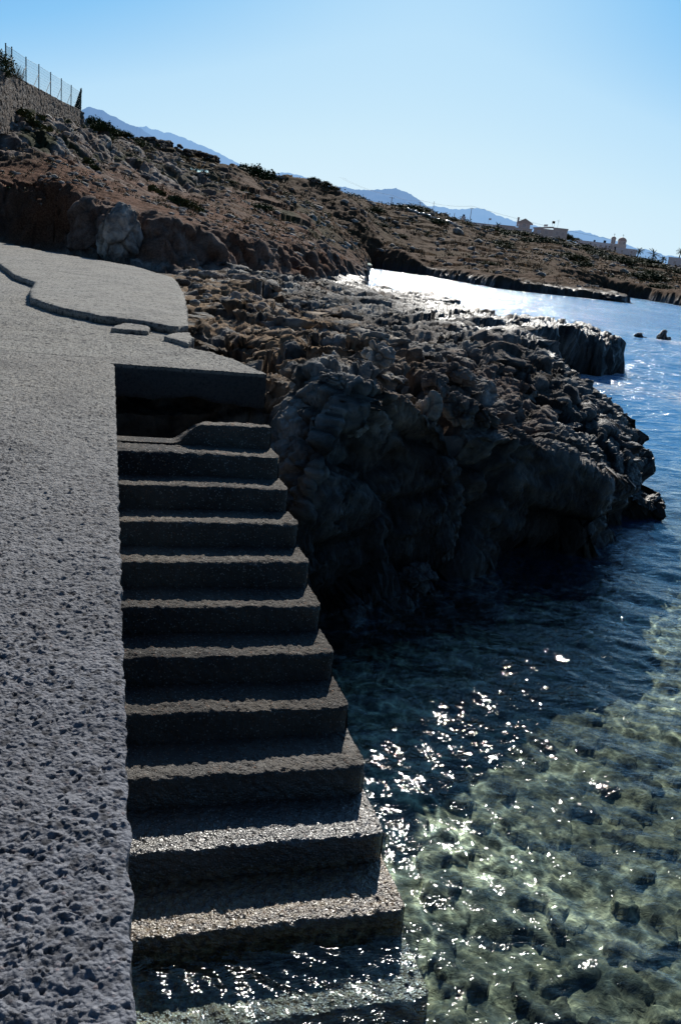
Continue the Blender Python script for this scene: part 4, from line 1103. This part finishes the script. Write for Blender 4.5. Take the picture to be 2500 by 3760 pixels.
for m_ in (M_plaster, M_cream, M_wh, M_glass, M_blue, M_tile, M_dome, M_metal, M_wood): hazed(m_, .15, (.34, .36, .46))
def site(name, u, v, r, label, cat, group=None):
    x, y, z = on_r(u, v, r); return empty(name, (x, y, z), -math.atan2(x, y), label, cat, group)
def window(root, xc, z, w, h, y, mat=None):
    wd = MB().box(xc-w/2-.08, xc+w/2+.08, y-.06, y+.02, z-.08, z+h+.08).build('window', M_wh, root)
    MB().box(xc-w/2, xc+w/2, y-.09, y-.062, z, z+h).build('pane', mat or M_glass, wd)
# two-storey house with gabled upper room
h1 = site('village_house', 1890, 858, 430, 'pink two storey house with gabled upper room and chimney on the ridge', 'house')
h1.location.z -= .6
MB().box(-8, -.4, 0, 8, -3, 3.6).build('wall', M_plaster, h1); MB().box(-8.25, -.35, -.25, 8.2, 3.603, 3.95).build('parapet', M_plaster, h1)
MB().box(-.4, 7.6, -.8, 8, -3, 3.5).build('wall', M_cream, h1)
MB().box(1.0, 6.4, .6, 8, 3.502, 6.3).build('upper_room', M_plaster, h1)
rf = MB().add([(-.1,-.9,5.6),(7.6,-.9,5.6),(7.6,8.3,5.6),(-.1,8.3,5.6),(3.7,-.9,7.9),(3.7,8.3,7.9),(-.1,-.9,5.85),(7.6,-.9,5.85),(7.6,8.3,5.85),(-.1,8.3,5.85)],
              [(0,1,7,4,6),(3,9,5,8,2),(0,6,9,3),(1,2,8,7),(6,4,5,9),(4,7,8,5),(0,3,2,1)]).build('roof', M_tile, h1)
MB().box(.0, .9, .9, 1.8, 4, 8.0).box(-.1, 1.0, .8, 1.9, 8.002, 8.2).build('chimney', M_plaster, rf)
MB().box(-.4, 7.8, -2.2, -.802, 3.2, 3.45).build('balcony', M_cream, h1)
for xx in (-.2, 2.4, 5.0, 7.4): MB().box(xx-.18, xx+.18, -2.1, -1.75, -3, 3.198).build('column', M_cream, h1)
bl = MB()
for k in range(20): bl.box(-.3+k*.41, -.24+k*.41, -2.15, -2.08, 3.452, 4.35)
bl.box(-.35, 7.75, -2.16, -2.07, 4.352, 4.42); bl.build('railing', M_wh, h1)
for xx in (-6.4, -3.9, -1.8): window(h1, xx, .9, 1.4, 1.6, 0)
window(h1, 2.0, .5, 2.6, 2.2, -.8, M_blue); window(h1, 5.7, .9, 1.4, 1.6, -.8); window(h1, 3.6, 3.9, 1.5, 1.6, .6)
# low house with tank and solar heater
h2 = site('village_house', 2014, 868, 430, 'low pink house with sloping roof, black tank and aerial on the roof', 'house')
MB().box(-7.5, 1.5, 0, 8, -3, 3.2).build('wall', M_plaster, h2); MB().box(1.5, 8.2, -.6, 8, -3, 3.9).build('wall', M_cream, h2)
MB().add([(-8,-.6,3.0),(1.5,-.6,4.2),(1.5,8.3,4.2),(-8,8.3,3.0),(-8,-.6,3.3),(1.5,-.6,4.5),(1.5,8.3,4.5),(-8,8.3,3.3)], [(0,3,2,1),(4,5,6,7),(0,1,5,4),(1,2,6,5),(2,3,7,6),(3,0,4,7)]).build('roof', M_tile, h2)
MB().box(1.3, 8.4, -.8, 8.2, 3.902, 4.2).build('parapet', M_plaster, h2)
tk = MB().tube((.4, 2, 6.6), (1.7, 2, 6.6), .6, n=14).build('water_tank', M_black, h2); MB().tube((.6, 2, 4.3), (.6, 2, 6.2), .05).tube((1.5, 2, 4.3), (1.5, 2, 6.2), .05).build('stand', M_metal, tk)
MB().add([(-3.2,0,4.1),(-1.4,0,4.3),(-1.4,2,5.4),(-3.2,2,5.2)], [(0,1,2,3)]).build('solar_panel', M_glass, h2)
ae = MB().tube((3.2, 3, 4.2), (3.2, 3, 8.2), .05).tube((2.4, 3, 7.6), (4.0, 3, 7.6), .03).tube((2.6, 3, 7.1), (3.8, 3, 7.1), .03).build('aerial', M_metal, h2)
window(h2, -5, .9, 1.6, 1.4, 0, M_blue); window(h2, -1.5, .9, 1.6, 1.4, 0); window(h2, 3.5, .8, 1.3, 1.6, -.6); window(h2, 6.2, .8, 1.3, 1.6, -.6)
# long white row
h3 = site('white_building', 2180, 912, 450, 'long low white building with a row of small windows left of the domed church', 'building')
MB().box(-9, 9.5, 0, 8, -4, 2.7).build('wall', M_wh, h3); MB().box(-9.2, 9.7, -.2, 8.2, 2.702, 3.1).build('parapet', M_wh, h3)
MB().box(-3, 9.6, -3, -.01, -4, .9).build('terrace_wall', M_cream, h3)
for k in range(7): window(h3, -7.6+k*2.6, .9, 1.1, 1.1, 0)
MB().box(3.8, 5.0, 2, 3, 3.102, 4.3).box(-1, 0, 2, 3, 3.102, 4.0).build('roof_tank', M_black, h3)
# church
ch = site('church', 2262, 916, 450, 'stone church with two red domes topped by crosses on the ridge', 'church')
MB().box(-3.5, 4.2, 0, 9, -4, 2.6).build('wall', M_cream, ch)
def dome(x, y, r, z0, hd):
    d = MB().lathe([(r, z0), (r, z0+hd), (r+.18, z0+hd+.02), (r+.18, z0+hd+.22)], 16, (x, y)).build('drum', M_cream, ch)
    s_ = MB().lathe([(r*1.05*math.cos(t_), z0+hd+.22+r*.85*math.sin(t_)) for t_ in np.linspace(0, 1.55, 9)], 16, (x, y)).build('dome', M_dome, ch, True)
    zt = z0+hd+.22+r*.85
    MB().tube((x, y, zt-.1), (x, y, zt+1.5), .07, n=6).tube((x-.45, y, zt+1.0), (x+.45, y, zt+1.0), .07, n=6).build('cross', M_black, s_)
    for q in (-.5, .5): MB().box(x+q*r-.2, x+q*r+.2, y-r*.97, y-r*.80, z0+.2, z0+hd-.2).build('slit_window', M_glass, d)
dome(1.9, 4, 2.0, 2.602, 1.5); dome(-2.3, 2.2, 1.1, 2.602, 2.2)
MB().box(-1.2, -.1, -.05, -.002, -1, 1.2).build('door', M_black, ch)
w1 = site('white_building', 2296, 934, 440, 'plain white block stepping down right of the domed church', 'building')
MB().box(-5, 4.8, 0, 7, -4, 2.4).build('wall', M_wh, w1); MB().box(-5.15, 4.95, -.15, 7.15, 2.402, 2.7).build('parapet', M_wh, w1); window(w1, 2.4, .7, 1, 1.1, 0); window(w1, -2.0, .7, 1, 1.1, 0)
w2 = site('white_building', 2478, 978, 400, 'white cube house at the right end of the village below a palm', 'building')
MB().box(-3.4, 8, 0, 8, -4, 3.2).build('wall', M_wh, w2); MB().box(-3.55, 8.1, -.15, 8.1, 3.202, 3.6).build('parapet', M_wh, w2); window(w2, -.6, .9, 1, 1.2, 0); window(w2, 2.4, .9, 1, 1.2, 0)
w3 = site('white_building', 1782, 838, 440, 'long pale blue grey building half hidden behind the ridge under the tall utility pole', 'building')
MB().box(-8.5, 6, 0, 8, -4, 1.9).build('wall', M_wh, w3); MB().box(-8.6, 6.1, -.1, 8.1, 1.902, 2.1).build('parapet', M_wh, w3); window(w3, -4, .3, 1.2, .9, 0); window(w3, 2, .3, 1.2, .9, 0)
MB().box(6.1, 9.6, .5, 6, -4, 1.3).build('annex', M_cream, w3)
w4 = site('white_hut', 1700, 806, 420, 'tiny white hut with a dark tank left of the long pale building', 'hut')
MB().box(-1.0, 1.0, 0, 2, -2, 1.4).build('wall', M_wh, w4); MB().tube((-.5, 1, 1.9), (.5, 1, 1.9), .45, n=10).build('water_tank', M_black, w4)
# utility poles and wires
def pole(u, vb, vt, ut, r, label, arm=True):
    x, y, z = on_r(u, vb, r); zt = on_r(ut, vt, r)[2]; h = zt-z
    o = empty('utility_pole', (x, y, z-1), -math.atan2(x, y), label, 'pole', 'utility poles along the ridge')
    MB().tube((0, 0, 0), (0, 0, h+1), .17, .11, n=8).build('shaft', M_wood, o)
    if arm:
        MB().box(-.9, .9, -.06, .06, h+.55, h+.67).build('crossarm', M_wood, o)
        for q in (-.75, 0, .75): MB().tube((q, 0, h+.67), (q, 0, h+.9), .05, n=6).build('insulator', M_white, o)
    return np.array((x, y, z+h-.2))
T1 = pole(1435, 757, 723, 1441, 330, 'utility pole on the bare brown ridge, leftmost of the poles')
T2 = pole(1539, 771, 741, 1543, 360, 'utility pole just left of the glinting scree')
T3 = pole(1723, 818, 762, 1731, 400, 'tallest utility pole, above the long pale building')
T4 = pole(1667, 794, 782, 1669, 380, 'short utility pole between the glinting scree and the tallest pole', False)
T5 = pole(2240, 921, 884, 2247, 430, 'dark utility pole standing in front of the church', False)
wm = MB()
for a, b in ((T1, T2), (T2, T3), (T3, T5), (np.array(on_r(1250, 660, 300)), T1)):
    for off in (-.6, .6):
        pts = [a+(b-a)*t_+np.array([off, 0, .8-4*(t_-t_*t_)*.9]) for t_ in np.linspace(0, 1, 11)]
        for p, q in zip(pts, pts[1:]): wm.tube(p, q, .02, n=3)
o = wm.build('power_lines', M_black); tag(o, 'thin power lines sagging between the ridge poles', 'power line')
lm = site('lattice_mast', 1588, 777, 420, 'thin grey lattice mast on the ridge behind the glinting scree', 'mast')
g = MB()
for k in range(3):
    a = k*2.094; g.tube((math.cos(a)*.5, math.sin(a)*.5, -1), (math.cos(a)*.15, math.sin(a)*.15, 4.6), .04, n=4)
g.build('frame', M_metal, lm); g = MB()
for k in range(10): 
    z_ = -1+k*.55; w_ = .5-.035*k
    g.tube((w_, 0, z_), (-w_*.5, w_*.8, z_+.5), .03, n=4).tube((-w_*.5, w_*.8, z_), (-w_*.5, -w_*.8, z_+.5), .03, n=4)
g.build('bracing', M_metal, lm)
fp = site('flagpole', 1789, 838, 420, 'thin white flagpole with a small blue flag beside the pale building', 'flagpole')
MB().tube((0, 0, 0), (0, 0, 4.6), .05, n=6).build('shaft', M_wh, fp); MB().box(.06, 1.1, -.01, .01, 3.7, 4.5).build('flag', M_blue, fp)
for j, (u, v0, v1, r) in enumerate([(1737,950,905,200),(1782,935,922,215),(1825,940,925,215),(1950,950,915,215),(1900,940,918,220),(1860,945,930,215),(1350,890,868,150),(1290,880,860,140)]):
    x, y, z = on_r(u, v0, r); z2_ = gz(x, y); zt = on_r(u, v1, r)[2]-z+z2_; z = z2_
    o = MB().tube((0, 0, -.5), (.02, 0, zt-z), .07, .05, n=6).tube((0, 0, (zt-z)*.55), (.12, 0, (zt-z)*.55), .03, n=4).build('fence_post', M_wood); o.location = (x, y, z); tag(o, 'thin dark wooden post standing on the dry slope above the bay', 'post', 'posts on the far slope')

# palms
def palm(u, v, r, hgt, crown_r, label, seed):
    g = np.random.default_rng(seed)
    p = site('palm_tree', u, v, r, label, 'palm')
    m = MB(); z = -1
    for k in range(6): m.tube((.05*k, 0, z), (.05*(k+1), 0, z+(hgt+1)/6), .28-.01*k, .26-.01*k, n=8); z += (hgt+1)/6
    m.build('trunk', M_bark, p)
    V, Fs = [], []
    for k in range(34):
        a = g.random()*6.28; e = g.uniform(-.3, 1.3); L = crown_r*g.uniform(.8, 1.1)
        prev = np.array([.3, 0, hgt]); d = np.array([math.cos(a)*math.cos(e), math.sin(a)*math.cos(e), math.sin(e)])
        for s_ in range(7):
            q = prev+d*L/7; d = d+np.array([0, 0, -.17]); d /= np.linalg.norm(d)
            sd_ = np.cross(d, (0, 0, 1)); sd_ /= np.linalg.norm(sd_)+1e-6; w_ = .38*(1-abs(s_-3)/5)
            for sg in (-1, 1):
                b = len(V); V += [prev, prev+sd_*sg*w_+d*.25-np.array([0, 0, .12]), q]; Fs.append((b, b+1, b+2))
            prev = q
    me = mesh_from('crown', np.array(V), np.array(Fs), [M_leaf], smooth=False); link('crown', me, p)
palm(2336, 950, 410, 3.2, 2.6, 'palm tree right of the plain white block, first of the palms', 1)
palm(2391, 958, 390, 2.4, 3.4, 'broad bushy palm, widest of the palms', 2)
palm(2428, 965, 400, 1.6, 2.0, 'small palm just right of the broad bushy one', 3)
palm(2490, 950, 420, 2.8, 2.2, 'palm rising behind the white cube house', 4)
palm(1823, 838, 425, 1.0, 2.2, 'low palm beside the left end of the two storey house', 5)
for j, (u, v, r, w, h) in enumerate([(1745,832,460,5,1.8),(1765,830,460,5,1.6),(1960,862,440,4,2.2),(1975,864,440,3,1.6),(2075,870,460,7,2.6),(2095,880,460,8,2.4),(2115,885,470,7,2.2)]):
    shrub(u, v, r, w, h, 0, 'dark rounded tree top showing between the village houses', 'tree tops between the village houses')

# ------------------------------------------------------------------ mountains in haze
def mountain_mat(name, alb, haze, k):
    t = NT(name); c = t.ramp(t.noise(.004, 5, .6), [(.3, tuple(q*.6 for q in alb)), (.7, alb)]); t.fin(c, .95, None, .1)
    em = t.n('ShaderNodeEmission'); em.inputs['Color'].default_value = (*haze, 1); em.inputs['Strength'].default_value = 1  # haze painted as a flat glow over the slope colour
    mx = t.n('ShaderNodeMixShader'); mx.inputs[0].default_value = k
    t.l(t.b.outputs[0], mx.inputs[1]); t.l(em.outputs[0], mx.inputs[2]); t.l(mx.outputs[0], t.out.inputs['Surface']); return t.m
def mountain(pts, r, mat, label):
    P = np.array([on_r(u*1.5944, v*1.5944, r) for u, v in pts]); a = np.arctan2(P[:, 0], P[:, 1]); z = P[:, 2]
    n = 500; aa = np.linspace(a[0], a[-1], n); zz = np.interp(aa, a, z); zz = zz+fbm(aa*140, 0*aa, 0*aa+r, 1, 4)*r*.0011
    rows = np.linspace(0, 1, 40)[:, None]; rr = r*(.72+.28*rows)+0*aa[None]
    Z = zz[None]*(rows**1.25)*(1+0*rows)-30*(1-rows)
    X = rr*np.sin(aa)[None]; Y = rr*np.cos(aa)[None]
    Z = Z+ridged(X, Y, 0*X, r*.05, 4)*r*.006*np.sin(rows*math.pi)
    o = link('mountain', mesh_from('mountain', np.stack([X, Y, Z], -1).reshape(-1, 3), grid_faces(40, n), [mat])); struct(o, label, 'mountain')
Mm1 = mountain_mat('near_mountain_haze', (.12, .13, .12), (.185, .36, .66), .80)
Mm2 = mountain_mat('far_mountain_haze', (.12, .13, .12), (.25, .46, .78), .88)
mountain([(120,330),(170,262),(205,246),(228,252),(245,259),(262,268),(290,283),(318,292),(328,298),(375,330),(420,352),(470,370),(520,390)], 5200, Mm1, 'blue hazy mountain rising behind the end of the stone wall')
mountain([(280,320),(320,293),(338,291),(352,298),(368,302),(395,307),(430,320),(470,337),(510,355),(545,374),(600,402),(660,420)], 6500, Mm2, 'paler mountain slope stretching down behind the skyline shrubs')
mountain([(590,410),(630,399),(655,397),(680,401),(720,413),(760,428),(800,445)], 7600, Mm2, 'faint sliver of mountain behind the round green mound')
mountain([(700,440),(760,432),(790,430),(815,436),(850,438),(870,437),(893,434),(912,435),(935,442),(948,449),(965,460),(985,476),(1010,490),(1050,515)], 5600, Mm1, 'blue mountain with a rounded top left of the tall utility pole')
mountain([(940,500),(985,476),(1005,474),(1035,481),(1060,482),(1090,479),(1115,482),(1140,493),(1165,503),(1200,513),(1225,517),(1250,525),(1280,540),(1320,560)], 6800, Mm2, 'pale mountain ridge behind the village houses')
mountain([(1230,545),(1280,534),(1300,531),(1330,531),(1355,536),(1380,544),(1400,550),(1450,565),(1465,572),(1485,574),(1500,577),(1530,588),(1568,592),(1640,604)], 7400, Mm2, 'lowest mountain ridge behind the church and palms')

# ------------------------------------------------------------------ loose stones and dry scrub nobody could count
def scatter_points(n, f, r0, r1, a0, a1, keep):
    g = np.random.default_rng(f); out = []
    while len(out) < n:
        a = rad(g.uniform(a0, a1)); r = math.exp(g.uniform(math.log(r0), math.log(r1))); x, y = r*math.sin(a), r*math.cos(a)
        out.append((x, y, r))
    P = np.array(out); _, sd, fs, k = land(P[:, 0], P[:, 1]); P = P[(sd > 2.5) & (fs > .8)]
    m = fbm(P[:, 0], P[:, 1]*.6, 0*P[:, 0], 7, 3) > keep; P = P[m]
    return np.array([(x, y, gz(x, y), r) for x, y, r in P])
import bmesh
_bm = bmesh.new(); bmesh.ops.create_icosphere(_bm, subdivisions=1, radius=1); SB = np.array([v.co[:] for v in _bm.verts]); SF = np.array([[v.index for v in f.verts] for f in _bm.faces]); _bm.free()
P = scatter_points(4200, 11, 42, 420, -7, 37, -.12); g = np.random.default_rng(3)
V = []; 
for i, (x, y, z, r) in enumerate(P):
    sz = r*g.uniform(.0014, .0042)*(1.7 if g.random() < .06 else 1); B = SB*(1+.35*g.normal(size=(len(SB), 1)).clip(-1, 1))*np.array([1.2, .9, .6])*sz
    V.append(B+np.array([x, y, z+sz*.15]))
Fq = (SF[None]+(np.arange(len(P))*len(SB))[:, None, None]).reshape(-1, 3)
me = mesh_from('loose_stones', np.concatenate(V), Fq, [M_rock], smooth=False)
for a_ in ('soil', 'red', 'veg', 'wet', 'crack', 'dry'): attr(me, a_, np.zeros(len(Fq)*0+len(V)*len(SB)))
o = link('loose_stones', me); tag(o, 'countless loose stones strewn over the dry hillside', 'stones', kind='stuff')
def scrub(name, n, seed, keep, mat, label, hmul):
    P = scatter_points(n, seed, 46, 430, -7, 37.5, keep); g = np.random.default_rng(seed)
    V = []
    for (x, y, z, r) in P:
        m_ = 16; w = r*g.uniform(.002, .006); p = g.normal(size=(m_, 3))*np.array([.5, .5, .28])*w; p[:, 2] = np.abs(p[:, 2])*hmul
        d1 = g.normal(size=(m_, 3)); d1 /= np.linalg.norm(d1, axis=1)[:, None]; d2 = np.cross(d1, g.normal(size=(m_, 3))); d2 /= np.linalg.norm(d2, axis=1)[:, None]
        l_ = w*.22; c_ = np.array([x, y, z])+p
        V.append(np.stack([c_-d1*l_, c_+d2*l_*.6, c_+d1*l_, c_-d2*l_*.6], 1).reshape(-1, 3))
    V = np.concatenate(V)
    o = link(name, mesh_from(name, V, np.arange(len(V)).reshape(-1, 4), [mat], smooth=False)); tag(o, label, 'scrub', kind='stuff')
scrub('green_scrub', 3600, 21, -.02, M_leaf, 'small dark green scrub speckling the hillside', 1.0)
scrub('dry_grass', 5200, 22, -.3, M_dry, 'dry straw coloured tufts speckling the hillside', 1.3)
